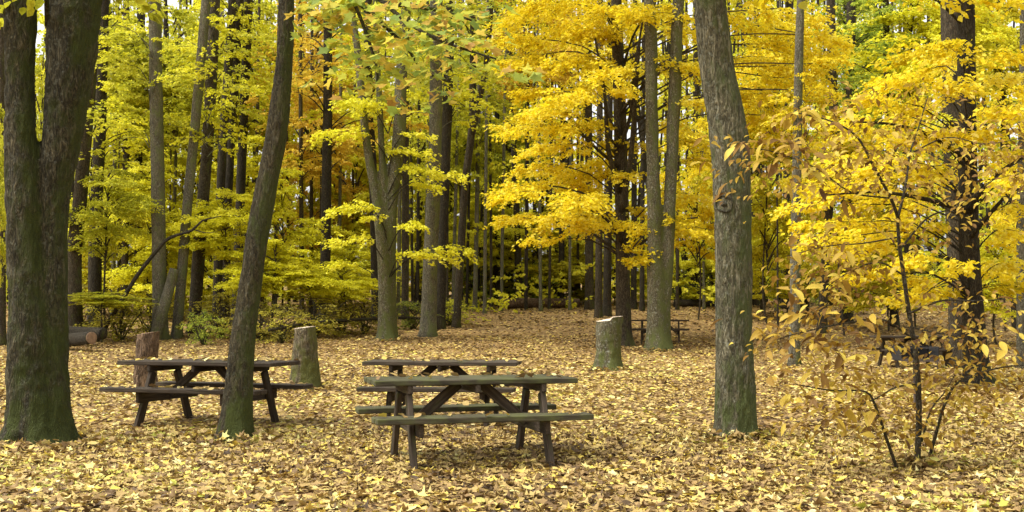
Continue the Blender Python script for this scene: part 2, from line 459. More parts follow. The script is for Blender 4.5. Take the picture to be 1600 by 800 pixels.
class Geo:
    """collects triangles with a material index and a tint"""
    def __init__(s): s.V, s.T, s.t, s.m, s.n = [], [], [], [], 0
    def add(s, V, T, tint=None, mat=0):
        s.V.append(V); s.T.append(T + s.n); s.n += len(V)
        s.t.append(np.full(len(T), .5) if tint is None else tint); s.m.append(np.full(len(T), mat)); return s
    def mesh(s, name, origin=(0, 0, 0)):
        V = np.concatenate(s.V) - np.array(origin)
        return tri_mesh(name, V, np.concatenate(s.T), np.concatenate(s.t), np.concatenate(s.m))

def trunk_pts(px_pts, Y, foot=.35):
    """image control points (px, py, width px) from the top down at distance Y -> points and radii, foot sunk in the ground"""
    P = [at(x, y, Y) for x, y, _ in px_pts]; r = [m_px(wd, Y) / 2 for *_, wd in px_pts]
    g = float(gz(P[-1].x, Y))
    P[-1] = Vector((P[-1].x, Y, g - foot))
    return P, r, g

def extend_top(P, r, dz):
    d = P[0] - P[1]; d = d / max(d.z, .1)
    return [P[0] + Vector((d.x * dz * .5, d.y * dz, dz))] + P, [r[0] * .75] + r

def add_crown(g, sprays, palette_sd=.23, size=.13, dens=1.5, tmpl=T_KITE, rg=rng, trunk=None, limb=True, droop=.5, lrad=.03, shift=0):
    """sprays: (centre, azimuth, a, b)"""
    for c, az, a, b in sprays:
        n = int(np.pi * a * b * dens / (.42 * size * size))
        pos, nr, dr, sz = spray(c, az, a, b, n, droop * rg.uniform(.4, 1.7), rg, size=size, thick=.11)
        tint = np.clip(rg.normal(.55 + shift + rg.normal(0, .14), palette_sd, n), 0, 1)
        g.add(*leaf_geo(pos, nr, dr, sz, tint, tmpl, rg.uniform(.8, 1.2, n)))
        if limb and trunk is not None:
            c = Vector(c); hub = trunk(c)
            tip = c + Vector((math.cos(az) * a * .75, math.sin(az) * a * .75, -droop * .3 * a))
            st = c - Vector((math.cos(az) * a * .6, math.sin(az) * a * .6, 0))
            mid = (hub + st) / 2 + Vector((0, 0, .12 * (hub - st).length))
            V, T = tube_geo([hub, mid, st, c, tip], [lrad, lrad * .8, lrad * .55, lrad * .35, .004], 5, .5, .03, int(rg.integers(1e6)), cap=False)
            g.add(V, T, None, 1)
    return g

# ------------------------------------------------------------------ the near trees
def trunk_obj(name, parent, pieces, mat, remesh=None, org=None):
    g = Geo()
    for V, T in pieces: g.add(V, T)
    me = g.mesh(name, org if org is not None else (0, 0, 0))
    if 'tint' in me.attributes: me.attributes.remove(me.attributes['tint'])
    o = link(name, me, M_BARK[mat], parent)
    if remesh:
        m = o.modifiers.new('fuse', 'REMESH'); m.mode = 'VOXEL'; m.voxel_size = remesh; m.use_smooth_shade = True
        s = o.modifiers.new('soften', 'SMOOTH'); s.factor = .5; s.iterations = 1
    return o

# A. big double tree
Yb = 12.2
base = at(62, 690, Yb); base.z = float(gz(base.x, Yb))
big = thing('forked_tree', base, 'massive dark double-stemmed tree with a mossy foot, nearest the left edge of the clearing', 'tree', 'big trees round the clearing')
pcs = []
for k, px in enumerate(([(30, -160, 42), (31, 0, 45), (32, 120, 43), (36, 270, 48), (43, 430, 54), (46, 590, 58), (48, 700, 66)],
                        [(132, -160, 74), (117, 0, 77), (108, 110, 71), (97, 210, 60), (84, 310, 48), (79, 430, 48), (79, 580, 50), (76, 700, 60)])):
    P, r, g0 = trunk_pts(px, Yb + (0, .12)[k])
    P, r = extend_top(P, r, 3.5)
    pcs.append(tube_geo(P, r, 110, .035, .035, 3 + k, .55, g0, relief=.026))
trunk_obj('trunk', big, pcs, 'big', .019, base)
g = Geo()
sp = [(at(20, -25, Yb - .5), 2.6, .8, .6), (at(125, -50, Yb + .5), .3, .7, .6), (at(-60, -60, Yb), 3, 1, .8), (at(210, -120, Yb), 0, 1., .8), (at(60, -160, Yb + 1), 1.6, 1.2, 1)]
add_crown(g, sp, size=.15, tmpl=T_OVAL, dens=1.0, trunk=lambda c: Vector((base.x, Yb, c.z - .3)))
crown = g.mesh('crown', base); crown.materials.append(M_LEAF['lime']); crown.materials.append(M_BARK['big'])
link('crown', crown, None, big)

# B. slim curved tree in front of the left table, with the overhanging bough
Yc = 12.4
base = at(360, 685, Yc); base.z = float(gz(base.x, Yc))
cur = thing('curved_tree', base, 'slim brown tree curving up in front of the dark picnic table', 'tree', 'big trees round the clearing')
P, r, g0 = trunk_pts([(455, -160, 20), (448, 0, 24), (445, 90, 26), (434, 200, 31), (415, 300, 33), (397, 400, 32), (384, 500, 35), (374, 600, 40), (362, 690, 44)], Yc)
P, r = extend_top(P, r, 1.2)
trunk_obj('trunk', cur, [tube_geo(P, r, 72, .035, .03, 9, .5, g0, relief=.010)], 'curved', None, base)
top = P[1]
bough_ends = []
bgeo = Geo()
def bough(pts, r0, r1):
    n = len(pts)
    bgeo.add(*tube_geo(pts, list(np.linspace(r0, r1, n)), 7, .15, .04, int(rng.integers(1e6))))
nodes = []
hub = P[1] + Vector((0, 0, .1))
mains = [[hub, at(520, -70, 11.8), at(600, 5, 11.2), at(660, 50, 10.8), at(720, 75, 10.5), at(775, 92, 10.3)],
         [hub, at(500, -60, 11.9), at(545, -10, 11.6), at(575, 60, 11.4), at(590, 120, 11.2), at(580, 150, 11.1)],
         [at(600, 5, 11.2), at(650, 10, 11.2), at(700, 20, 11.3), at(760, 40, 11.4)],
         [at(545, -10, 11.6), at(590, 30, 11.8), at(640, 80, 12), at(660, 110, 12.1), at(700, 128, 12.2)],
         [hub, at(480, -40, 12), at(505, -5, 11.9), at(525, 30, 11.8)]]
for pts in mains: bough(pts, .03, .008); nodes += pts[2:] if len(pts) > 4 else pts[1:]
bm_me = bgeo.mesh('bough', base); bm_me.attributes.remove(bm_me.attributes['tint'])
link('bough', bm_me, M_BARK['curved'], cur)

def leaf_protos(tmpls, mat, name):
    res = []
    for k, t in enumerate(tmpls):
        me = tri_mesh(name, *t); me.materials.append(mat)
        me.polygons.foreach_set('use_smooth', [True] * len(me.polygons)); res.append(me)
    return res
def leaf_matrix(p, d, n, s, wid=1.0):
    d = Vector(d).normalized(); n = Vector(n); n = (n - d * n.dot(d)).normalized(); l = n.cross(d)
    return Matrix(((d.x * s, l.x * s * wid, n.x * s, p[0]), (d.y * s, l.y * s * wid, n.y * s, p[1]), (d.z * s, l.z * s * wid, n.z * s, p[2]), (0, 0, 0, 1)))
def put_leaf(parent, me, M):
    o = bpy.data.objects.new('leaf', me); C.objects.link(o); o.parent = parent
    o.matrix_local = Matrix.Translation(-parent.location) @ M
    return o
broad = []
for s in (0, 1, 2):
    V, T = maple_template(.10, 20 + s); V = V.copy(); V[:, 1] *= .8
    broad.append((V, T))
PR_OVER = leaf_protos(broad, M_OVER_O, 'leaf')
def on_twigs(mains, n, spread, rg, weight=None):
    """leaf stations scattered on short twigs round the polylines"""
    res = []
    segs = [(a, b) for pts in mains for a, b in zip(pts[1:], pts[2:])] if weight is None else [(a, b) for pts in mains for a, b in zip(pts, pts[1:])]
    L = np.array([(b - a).length for a, b in segs]); L /= L.sum()
    for _ in range(n // 4):
        a, b = segs[rg.choice(len(segs), p=L)]
        p = a.lerp(b, rg.uniform()) + Vector(rg.normal(0, spread, 3)) * .5
        az = rg.uniform(0, 6.28)
        for k in range(4):
            th = az + rg.normal(0, .8)
            q = p + Vector((math.cos(az), math.sin(az), -.25)) * (rg.uniform(0, spread) + .02 * k) + Vector(rg.normal(0, .03, 3))
            res.append((q, Vector((math.cos(th), math.sin(th), rg.normal(-.5, .3))), Vector((rg.normal(0, .5), rg.normal(-.35, .4), 1))))
    return res
rg = np.random.default_rng(31)
st = on_twigs(mains, 960, .30, rg)
for k, (q, d, n) in enumerate(st[:290]): put_leaf(cur, PR_OVER[k % 3], leaf_matrix(q, d, n, rg.uniform(.11, .17)))
rest = st[290:]
if rest:
    V, T, t = leaf_geo(np.array([tuple(q) for q, *_ in rest]), np.array([tuple(n) for *_, n in rest]), np.array([tuple(d) for _, d, _ in rest]), rg.uniform(.09, .15, len(rest)), rg.uniform(0, 1, len(rest)), broad[0])
    me = tri_mesh('bough_leaves', V - np.array(base), T, t)
    tag(link('bough_leaves', me, M_OVER_T, cur), kind='stuff')

# C. kinked tree right of centre, with a knot
Yk = 12.55
base = at(1150, 686, Yk); base.z = float(gz(base.x, Yk))
kin = thing('kinked_tree', base, 'thick grey-brown tree with a high bend and a ringed knot', 'tree', 'big trees round the clearing')
P, r, g0 = trunk_pts([(1095, -160, 46), (1109, 0, 47), (1118, 100, 51), (1134, 185, 59), (1141, 250, 57), (1143, 330, 55), (1145, 420, 55), (1148, 550, 53), (1150, 640, 57), (1151, 690, 58)], Yk)
P, r = extend_top(P, r, 2)
trunk_obj('trunk', kin, [tube_geo(P, r, 110, .03, .03, 21, .28, g0, relief=.017)], 'ridge', None, base)
kp = at(1131, 318, Yk - .175)
a = np.linspace(0, 6.283, 17)[:-1]
kc = at(1143, 318, Yk).x
def on_bark(x, z, out=0.0): return Vector((x, Yk - math.sqrt(max(.19 ** 2 - (x - kc) ** 2, .0)) - out, z))
kp = on_bark(kp.x + .01, kp.z)
kn = [on_bark(kp.x + .075 * math.cos(t), kp.z + .085 * math.sin(t) + .01 * math.sin(3 * t + 1), .006) for t in a] 
V, T = tube_geo(kn + [kn[0]], [.012 + .004 * math.sin(3 * t) for t in a] + [.012], 8, .02, .05, 2, cap=False)
V2, T2 = tube_geo([Vector((kp.x, kp.y + .03, kp.z)), Vector((kp.x + .005, kp.y - .005, kp.z)), Vector((kp.x + .01, kp.y - .02, kp.z + .005))], [.04, .03, .015], 9, .02, .12, 5)
g = Geo().add(V, T).add(V2, T2); me = g.mesh('knot', base); me.attributes.remove(me.attributes['tint'])
link('knot', me, bark_mat('mossy knot bark', (.09, .08, .05), (.25, .23, .16), (.075, .10, .035), .52, 2, 0, .3), kin)
g = Geo()
sp = [(at(1085 + rng.normal(0, 90), -150 + rng.normal(0, 40), Yk + rng.normal(0, 1)), rng.uniform(0, 6.28), .9, .8) for _ in range(5)]
add_crown(g, sp, size=.14, tmpl=T_OVAL, dens=.9, trunk=lambda c: Vector((P[0].x, Yk, c.z - .3)))
me = g.mesh('crown', base); me.materials.append(M_LEAF['yellow']); me.materials.append(M_BARK['ridge'])
link('crown', me, None, kin)

# D. twin mossy stems
Yt = 35.8
base = at(1030, 558, Yt); base.z = float(gz(base.x, Yt))
twi = thing('twin_tree', base, 'straight moss-grey twin stems fused at the foot, before the small far table', 'tree', 'big trees round the clearing')
pcs = []
for k, px in enumerate(([(1014, -120, 17), (1016, 0, 19), (1019, 200, 19), (1023, 380, 23), (1026, 480, 29), (1029, 560, 36)],
                        [(1068, -120, 17), (1060, 0, 18), (1056, 110, 19), (1049, 260, 19), (1043, 390, 20), (1037, 480, 22), (1033, 560, 28)])):
    P, r, g0 = trunk_pts(px, Yt + .1 * k); P, r = extend_top(P, r, 5)
    pcs.append(tube_geo(P, r, 40, .07, .03, 31 + k, .55, g0, relief=.02))
trunk_obj('trunk', twi, pcs, 'mossy', .055, base)
g = Geo()
sp = [(at(1035 + rng.normal(0, 70), -150 + rng.normal(0, 50), Yt + rng.normal(0, 2)), rng.uniform(0, 6.28), 1.8, 1.4) for _ in range(7)]
add_crown(g, sp, size=.15, dens=.8, trunk=lambda c: Vector((base.x, Yt, c.z - .6)))
me = g.mesh('crown', base); me.materials.append(M_LEAF['yellow']); me.materials.append(M_BARK['mossy'])
link('crown', me, None, twi)

# ------------------------------------------------------------------ crowns given by what is seen in the photograph
def seen_sprays(lst, Y, dy, rg, hub, rep=1, bfac=.75):
    """(px, py, half width px) -> sprays at depths Y +- dy, fanning away from the trunk"""
    out = []
    for px, py, hw in lst:
        for _ in range(rep):
            y = Y + rg.uniform(-dy, dy)
            c = at(px + rg.normal(0, hw * .25), py + rg.normal(0, 6), y)
            a = m_px(hw, y) * rg.uniform(.85, 1.1)
            az = math.atan2(c.y - hub.y, c.x - hub.x) + rg.normal(0, .4)
            out.append((c, az, a, a * bfac))
    return out

# E. three-stemmed tree
Yr = ground_D(605, 531)
base = at(605, 531, Yr); base.z = float(gz(base.x, Yr))
tri = thing('three_stemmed_tree', base, 'tree forking into three stems above a green mossy foot, behind the tables', 'tree', 'big trees round the clearing')
pcs = []
for k, px in enumerate(([(540, -100, 9), (548, 0, 10), (560, 90, 12), (568, 180, 13), (577, 250, 14), (590, 325, 16), (600, 420, 20), (604, 535, 26)],
                        [(584, -100, 7), (588, 60, 9), (593, 160, 10), (597, 250, 11), (601, 330, 14), (604, 420, 18), (605, 535, 22)],
                        [(648, -100, 13), (634, 20, 16), (627, 120, 19), (624, 210, 21), (616, 280, 20), (610, 340, 20), (608, 430, 22), (608, 535, 26)])):
    P, r, g0 = trunk_pts(px, Yr + .1 * k); P, r = extend_top(P, r, 6)
    pcs.append(tube_geo(P, r, 18, .15, .03, 41 + k, .4, g0))
trunk_obj('trunk', tri, pcs, 'mossy', .065, base)
rg = np.random.default_rng(5)
g = Geo()
hubp = Vector((base.x, Yr, 4))
sp = seen_sprays([(690, 398, 38), (650, 402, 32), (715, 395, 26), (690, 278, 42), (655, 285, 35), (650, 235, 36), (640, 260, 30), (560, 382, 42), (545, 335, 42), (585, 350, 26), (650, 345, 28), (640, 205, 28),
                  (530, 415, 30), (540, 205, 40), (560, 160, 45), (610, 175, 35)], Yr - .8, .8, rg, hubp, 1)
add_crown(g, sp, size=.12, dens=1.8, rg=rg, trunk=lambda c: Vector((base.x, Yr, max(c.z - .9, 2.0))), lrad=.022)
add_crown(g, [(Vector((base.x + rg.normal(0, 3.5), Yr + rg.normal(0, 2), 13.5 + rg.uniform(0, 5))), rg.uniform(0, 6.28), 2, 1.6) for _ in range(9)], size=.17, dens=.7, rg=rg, trunk=lambda c: Vector((base.x, Yr, c.z - 1.2)))
me = g.mesh('crown', base); me.materials.append(M_LEAF['yellowgreen']); me.materials.append(M_BARK['dark'])
link('crown', me, None, tri)

# F. the broad yellow maple at the centre
Ym = ground_D(975, 541)
base = at(975, 541, Ym); base.z = float(gz(base.x, Ym))
map_ = thing('yellow_maple', base, 'broad golden yellow maple with tiers of leaves above its dark trunk, behind the cut stump', 'tree', 'yellow maples')
P, r, g0 = trunk_pts([(962, -60, 15), (964, 40, 18), (968, 160, 20), (971, 300, 21), (973, 430, 22), (975, 541, 25)], Ym); P, r = extend_top(P, r, 4)
trunk_obj('trunk', map_, [tube_geo(P, r, 18, .2, .04, 51, .5, g0)], 'brown', None, base)
for pts, r0 in (([(970, 330), (985, 250), (992, 160), (1000, 60)], 11), ([(968, 300), (950, 230), (945, 150), (930, 60)], 9), ([(969, 230), (985, 180), (993, 100), (1010, 0)], 7), ([(966, 260), (935, 235), (905, 205), (870, 180)], 6),
                ([(972, 380), (950, 345), (915, 325), (870, 318)], 6), ([(974, 390), (1010, 360), (1050, 345), (1090, 340)], 6), ([(968, 180), (990, 150), (1030, 115), (1075, 90)], 6)):
    PP = [at(x, y, Ym - .2 - .5 * i) for i, (x, y) in enumerate(pts)]
    V, T = tube_geo(PP, [m_px(r0 * f, Ym) / 2 for f in (1, .8, .6, .35)], 8, .3, .05, r0)
    me = tri_mesh('branch', V - np.array(base), T); link('branch', me, M_BARK['brown'], map_)
rg = np.random.default_rng(6)
A_SEEN = [(850, 12, 70), (930, 8, 70), (990, 20, 55), (830, 48, 55), (900, 50, 70), (965, 62, 55), (820, 88, 42), (890, 92, 62), (960, 110, 60), (845, 130, 45), (915, 138, 60), (985, 150, 45),
          (860, 165, 55), (930, 185, 60), (840, 205, 45), (890, 222, 62), (960, 232, 50), (860, 255, 55), (920, 270, 62), (985, 280, 40), (812, 296, 42), (850, 300, 60), (920, 312, 62), (980, 330, 42),
          (815, 338, 42), (870, 345, 55), (935, 345, 50), (990, 355, 42), (850, 365, 35), (1000, 408, 40), (985, 395, 30), (1085, 352, 42), (1075, 300, 45), (1090, 250, 40), (1075, 200, 45), (1080, 150, 45), (1070, 95, 50), (1080, 40, 50),
          (1040, 20, 40), (1040, 330, 40), (1075, 365, 35), (1160, 30, 60), (1210, 60, 60), (1170, 90, 55), (1230, 110, 55), (1180, 150, 55), (1280, 95, 45), (1220, 20, 60), (1290, 60, 50), (1200, 190, 50), (1260, 150, 40)]
hubp = Vector((base.x, Ym, 8))
sp = seen_sprays(A_SEEN, Ym - 1.3, 1.9, rg, hubp, 1, .8) + seen_sprays(A_SEEN[::2], Ym + 2.2, 1.2, rg, hubp, 1, .8)
g = Geo()
add_crown(g, sp, size=.125, dens=1.9, rg=rg, trunk=lambda c: Vector((base.x, Ym, max(min(c.z - 1.2, 13), 3))), lrad=.03)
sp = [(Vector((base.x + rg.normal(0, 2.5), Ym + rg.normal(0, 2), 12.5 + rg.uniform(0, 4))), rg.uniform(0, 6.28), 1.8, 1.5) for _ in range(10)]
add_crown(g, sp, size=.17, dens=.8, rg=rg, trunk=lambda c: Vector((base.x, Ym, c.z - 1)))
me = g.mesh('crown', base); me.materials.append(M_LEAF['yellow']); me.materials.append(M_BARK['brown'])
link('crown', me, None, map_)

# G. the maple at the right with two dark trunks
Yq = 21.8
base = at(1527, 602, Yq); base.z = float(gz(base.x, Yq))
rm = thing('yellow_maple', base, 'yellow maple with low layered leaves hiding its dark trunk, behind the rusty sapling', 'tree', 'yellow maples')
P, r, g0 = trunk_pts([(1508, -60, 26), (1510, 100, 28), (1512, 260, 29), (1515, 400, 31), (1523, 520, 33), (1528, 605, 36)], Yq); P, r = extend_top(P, r, 3)
trunk_obj('trunk', rm, [tube_geo(P, r, 20, .15, .04, 61, .5, g0)], 'dark', None, base)
for pts, r0 in (([(1515, 330), (1540, 290), (1575, 260), (1620, 235)], 12), ([(1517, 370), (1550, 330), (1580, 300), (1610, 290)], 8), ([(1512, 250), (1460, 215), (1400, 195), (1330, 190)], 9), ([(1514, 330), (1440, 310), (1370, 300), (1290, 305)], 9)):
    PP = [at(x, y, Yq - .15 - .5 * i) for i, (x, y) in enumerate(pts)]
    V, T = tube_geo(PP, [m_px(r0 * f, Yq) / 2 for f in (1, .75, .5, .25)], 8, .2, .05, r0)
    me = tri_mesh('branch', V - np.array(base), T); link('branch', me, M_BARK['dark'], rm)
rg = np.random.default_rng(8)
B_SEEN = [(1480, 80, 70), (1560, 75, 70), (1420, 115, 60), (1500, 125, 70), (1580, 130, 60), (1370, 150, 55), (1450, 165, 70), (1540, 175, 70), (1340, 195, 50), (1410, 205, 70), (1490, 215, 60), (1580, 220, 60),
          (1320, 240, 55), (1390, 250, 70), (1450, 265, 60), (1560, 270, 55), (1285, 285, 45), (1350, 290, 65), (1420, 305, 60), (1580, 320, 50), (1270, 325, 40), (1320, 335, 60), (1390, 345, 60), (1450, 350, 50), (1560, 365, 45),
          (1300, 370, 50), (1360, 385, 55), (1430, 395, 50), (1570, 410, 50), (1400, 430, 50), (1450, 440, 45), (1350, 425, 40), (1500, 420, 40), (1580, 455, 50), (1420, 460, 40), (1475, 470, 45)]
hubp = Vector((base.x, Yq + .5, 4))
sp = seen_sprays(B_SEEN, Yq - .9, 1.3, rg, hubp, 1, .8) + seen_sprays(B_SEEN[::2], Yq + 2, 1, rg, hubp, 1, .8)
g = Geo()
add_crown(g, sp, size=.105, dens=1.7, rg=rg, trunk=lambda c: Vector((base.x - .1, Yq, max(min(c.z - .6, 8), 1.6))), lrad=.016)
sp = [(Vector((base.x + rg.normal(0, 1.6), Yq + rg.normal(0, 1.5), 7 + rg.uniform(0, 3))), rg.uniform(0, 6.28), 1.3, 1.1) for _ in range(8)]
add_crown(g, sp, size=.13, dens=.9, rg=rg, trunk=lambda c: Vector((P[0].x, Yq, c.z - .6)))
me = g.mesh('crown', base); me.materials.append(M_LEAF['yellow']); me.materials.append(M_BARK['dark'])
link('crown', me, None, rm)

# ------------------------------------------------------------------ forest trees behind: crowns shared, trunks their own
def crown_proto(seed, H, Rr, size, n, dens=1.15):
    """crown whose foot is at z = 0 and top at z = H"""
    rg = np.random.default_rng(seed); sp = []
    for k in range(n):
        f = (k + rg.uniform()) / n
        rad = Rr * (math.sin(math.pi * min(.95, .12 + .8 * f)) ** .8)
        az = rg.uniform(0, 6.283); d = rad * math.sqrt(rg.uniform(.05, 1)) * .8
        a = max(.6, rad * rg.uniform(.32, .55))
        sp.append((Vector((math.cos(az) * d, math.sin(az) * d, H * f)), az + rg.normal(0, .3), a, a * .8))
    g = Geo()
    add_crown(g, sp, size=size, dens=dens, rg=rg, trunk=lambda c: Vector((0, 0, max(c.z - .5 * math.hypot(c.x, c.y), -.3))), lrad=.03, palette_sd=.2)
    me = g.mesh('crown'); me.materials.append(M_LEAF['yellow']); me.materials.append(M_BARK['brown'])
    return me
PR_TALL = [crown_proto(100 + k, 9, 3.2, .17, 22, .6) for k in range(4)]
PR_LOW = [crown_proto(120 + k, 4.2, 2.3, .12, 32, 1.7) for k in range(4)]
PR_SHRUB = [crown_proto(140 + k, 1.3, .95, .08, 18, .3) for k in range(3)]

def put_crown(parent, me, z, palette, sxy=1.0, sz=1.0, rz=None, dx=0, bark='brown'):
    o = bpy.data.objects.new('crown', me); C.objects.link(o); o.parent = parent
    o.location = (dx, 0, z); o.scale = (sxy, sxy, sz); o.rotation_euler = (0, 0, rng.uniform(0, 6.28) if rz is None else rz)
    for k, m in enumerate((M_LEAF[palette], M_BARK[bark])):
        o.material_slots[k].link = 'OBJECT'; o.material_slots[k].material = m
    return o

def forest_tree(label, pts, bark, Y=None, crown=None, name='forest_tree', cat='tree', group='trees in the forest behind the clearing', limbs=()):
    """pts top-down (px, py, w); the last is the foot"""
    x0, y0, w0 = pts[-1]
    if Y is None: Y = ground_D(x0, y0)
    pts = [(x, y, wd * .9) for x, y, wd in pts]
    P, r, g0 = trunk_pts(pts, Y)
    base = Vector((P[-1].x, Y, g0))
    t = thing(name, base, label, cat, group)
    if P[0].z < 17: P, r = extend_top(P, r, 17 - P[0].z)
    V, T = tube_geo(P, r, 10, .5, .05, int(rng.integers(1e6)), .35, g0)
    link('trunk', tri_mesh('trunk', V - np.array(base), T), M_BARK[bark], t)
    for lp in limbs:
        PP = [at(x, y, Y - .1 * i) for i, (x, y, _) in enumerate(lp)]
        V, T = tube_geo(PP, [m_px(wd, Y) / 2 for *_, wd in lp], 7, .3, .05, int(rng.integers(1e6)))
        link('limb', tri_mesh('limb', V - np.array(base), T), M_BARK[bark], t)
    if crown:
        pal, z, sxy, sz = crown
        tx = float(np.interp(z + 3, [p.z for p in P[::-1]], [p.x for p in P[::-1]])) - base.x
        put_crown(t, PR_TALL[int(rng.integers(4))], (z - 3) * Y / 48 - g0, pal, sxy * (Y / 48 if Y < 50 else .72), sz * Y / 48, None, tx, bark)
    return t

FT = forest_tree
FT('grey-brown tree rising behind the left log pile, close beside the big double tree', [(150, -60, 20), (140, 140, 21), (126, 300, 24), (116, 400, 26), (118, 512, 28)], 'brown', 40, ('lime', 9, 1.0, .8))
FT('dark straight tree behind the log pile, just right of its grey-brown neighbour', [(166, -60, 17), (160, 60, 19), (156, 200, 21), (150, 350, 22), (147, 500, 24)], 'dark', 43, ('yellowgreen', 10, 1.0, .8))
FT('straight pale grey trunk standing behind the reddish stump', [(238, -80, 21), (242, 0, 22), (244, 160, 23), (248, 350, 24), (250, 530, 26)], 'grey', 40.5, ('lime', 11, .8, .8))
FT('slender pale grey trunk leaning right, beside the straight pale one', [(328, -80, 14), (322, 0, 16), (308, 160, 17), (293, 320, 17), (275, 530, 18)], 'grey', 41, ('yellowgreen', 11, .7, .7))
FT('dark brown leaning trunk between the slender grey trunk and the curved tree', [(338, -80, 17), (334, 40, 19), (326, 200, 20), (314, 350, 21), (302, 510, 22)], 'brown', 43, ('lime', 11, .9, .8))
for k, (x0, x1, ww) in enumerate(((362, 346, 14), (374, 358, 14), (388, 377, 15))):
    FT(('left', 'middle', 'right')[k] + ' one of three dark trunks in a tight cluster left of the curved tree', [(x0 + 2, -80, ww - 2), (x0, 20, ww), (x1, 270, ww + 1), (x1 - 8, 500, ww + 2)], 'dark', 46 + k * .7, ('yellowgreen', 12, .7, .8))
FT('dark thin trunk just right of the dark straight tree behind the logs', [(199, -60, 10), (197, 40, 11), (197, 250, 12), (194, 490, 13)], 'brown', 52, ('lime', 9, 1.1, .8))
FT('dark thin trunk seen close to the left of the straight pale grey trunk', [(220, -60, 11), (219, 40, 12), (217, 260, 12), (215, 490, 13)], 'dark', 53, ('olive', 9, 1.1, .8))
FT('black trunk standing alone in yellow leaves between the curved and the three-stemmed tree', [(512, -60, 14), (512, 160, 16), (510, 300, 17), (507, 470, 18)], 'dark', 47, ('orange', 10, 1.1, .9))
FT('dark trunk half hidden directly behind the three stems of the forked tree', [(574, -60, 13), (576, 160, 14), (582, 250, 14), (588, 500, 15)], 'dark', 49, ('yellowgreen', 11, 1.0, .9))
FT('thin brown trunk left of the black trunk in yellow leaves', [(468, -60, 6), (470, 200, 7), (472, 490, 8)], 'brown', 52, ('orange', 9, 1.1, .9))
FT('thinnest brown trunk just beside the black trunk in yellow leaves', [(488, -60, 5), (487, 200, 6), (486, 490, 7)], 'brown', 54, ('orange', 8, 1.1, .9))
FT('grey-brown trunk first to the right of the three-stemmed tree', [(684, -60, 18), (682, 80, 21), (679, 250, 23), (673, 400, 25), (669, 517, 27)], 'grey', 41.5, ('yellowgreen', 12, .9, .8))
FT('dark trunk close behind the grey-brown one right of the three-stemmed tree', [(704, -60, 15), (701, 110, 17), (694, 300, 18), (686, 490, 19)], 'dark', 45, ('lime', 12, .9, .8))
FT('dark leaning trunk that forks high up, third to the right of the three-stemmed tree', [(738, -60, 9), (739, 90, 11), (737, 200, 13), (726, 300, 13), (712, 490, 14)], 'brown', 46, ('lime', 12, .8, .8), limbs=[[(736, 215, 11), (750, 150, 10), (760, 95, 9), (768, 0, 8)]])
for k, (x0, x1, ww, yy, Yd) in enumerate(((634, 633, 13, 490, 50), (655, 652, 6, 480, 54), (699, 698, 6, 480, 53), (718, 722, 5, 470, 57), (748, 742, 8, 470, 56))):
    FT(('brown trunk glimpsed close against the right of the three-stemmed tree', 'thin pole-like trunk left of the grey-brown trunk', 'thin pole-like trunk between the dark trunk and the leaning forked trunk', 'thinnest pole-like trunk behind the leaning forked trunk', 'thin grey-green trunk right of the leaning forked trunk')[k],
       [(x0, -60, ww * .8), (x0, 150, ww * .9), (x1, yy, ww)], ('brown', 'dark', 'brown', 'brown', 'grey')[k], Yd, ('lime', 9, .9, .9))
FT('dark trunk left of the yellow maple tiers, reaching to the top', [(794, -60, 9), (798, 120, 10), (806, 300, 11), (812, 462, 13)], 'dark', 60, ('lime', 12, .9, .9))
FT('short-seeming dark trunk behind the left end of the far log', [(775, -60, 8), (777, 250, 9), (777, 455, 10)], 'dark', 62, ('green', 10, .9, .9))
FT('dark trunk between two others behind the left end of the far log', [(790, -60, 9), (796, 300, 11), (796, 440, 12)], 'dark', 64, ('lime', 10, .9, .9))
FT('straight dark trunk behind the right end of the far log', [(880, -60, 8), (879, 250, 9), (876, 455, 11)], 'dark', 61, ('yellow', 12, .8, .8))
FT('very thin trunk behind the middle of the far log', [(836, -60, 4), (835, 250, 5), (834, 450, 5)], 'brown', 63, ('yellow', 11, .8, .8))
FT('very thin trunk near the right end of the far log', [(904, -60, 4), (903, 250, 5), (903, 450, 5)], 'brown', 63, ('yellow', 11, .8, .8))
FT('dark brown trunk left of the trunks above the cut stump', [(918, -60, 11), (920, 200, 13), (921, 480, 16)], 'brown', 58, ('yellow', 12, .8, .8))
FT('mossy thin trunk rising directly above the cut stump', [(938, -60, 9), (937, 200, 11), (935, 500, 13)], 'brown', 51, ('yellow', 13, .7, .7))
FT('dark trunk between the mossy thin trunk and the maple trunk', [(955, -60, 10), (952, 200, 12), (948, 498, 15)], 'dark', 52, ('yellow', 13, .7, .7))
FT('dark trunk close behind the maple trunk to its right', [(992, -60, 8), (991, 300, 10), (990, 474, 11)], 'dark', 58, ('yellow', 12, .8, .8))
FT('thin dark trunk just left of the twin mossy stems', [(1006, -60, 6), (1004, 300, 8), (1003, 480, 9)], 'dark', 56, ('olive', 12, .8, .8))
FT('dark trunk with a raised side limb between the twin stems and the kinked tree', [(1088, -60, 9), (1086, 300, 12), (1083, 466, 15)], 'dark', 62, ('olive', 11, .9, .9), limbs=[[(1082, 440, 8), (1074, 415, 7), (1070, 395, 5), (1066, 370, 3)]])
FT('thin dark trunk close to the left of the kinked tree', [(1113, -60, 6), (1112, 300, 7), (1111, 460, 8)], 'dark', 63, ('olive', 11, .9, .9))
FT('dark trunk glimpsed just right of the kinked tree', [(1182, -60, 9), (1181, 300, 11), (1180, 456, 13)], 'dark', 62, ('olive', 10, 1, .9))
FT('dark trunk close to the left of the slim grey pole tree', [(1232, -60, 11), (1230, 250, 13), (1226, 474, 15)], 'dark', 58, ('olive', 10, 1, .9))
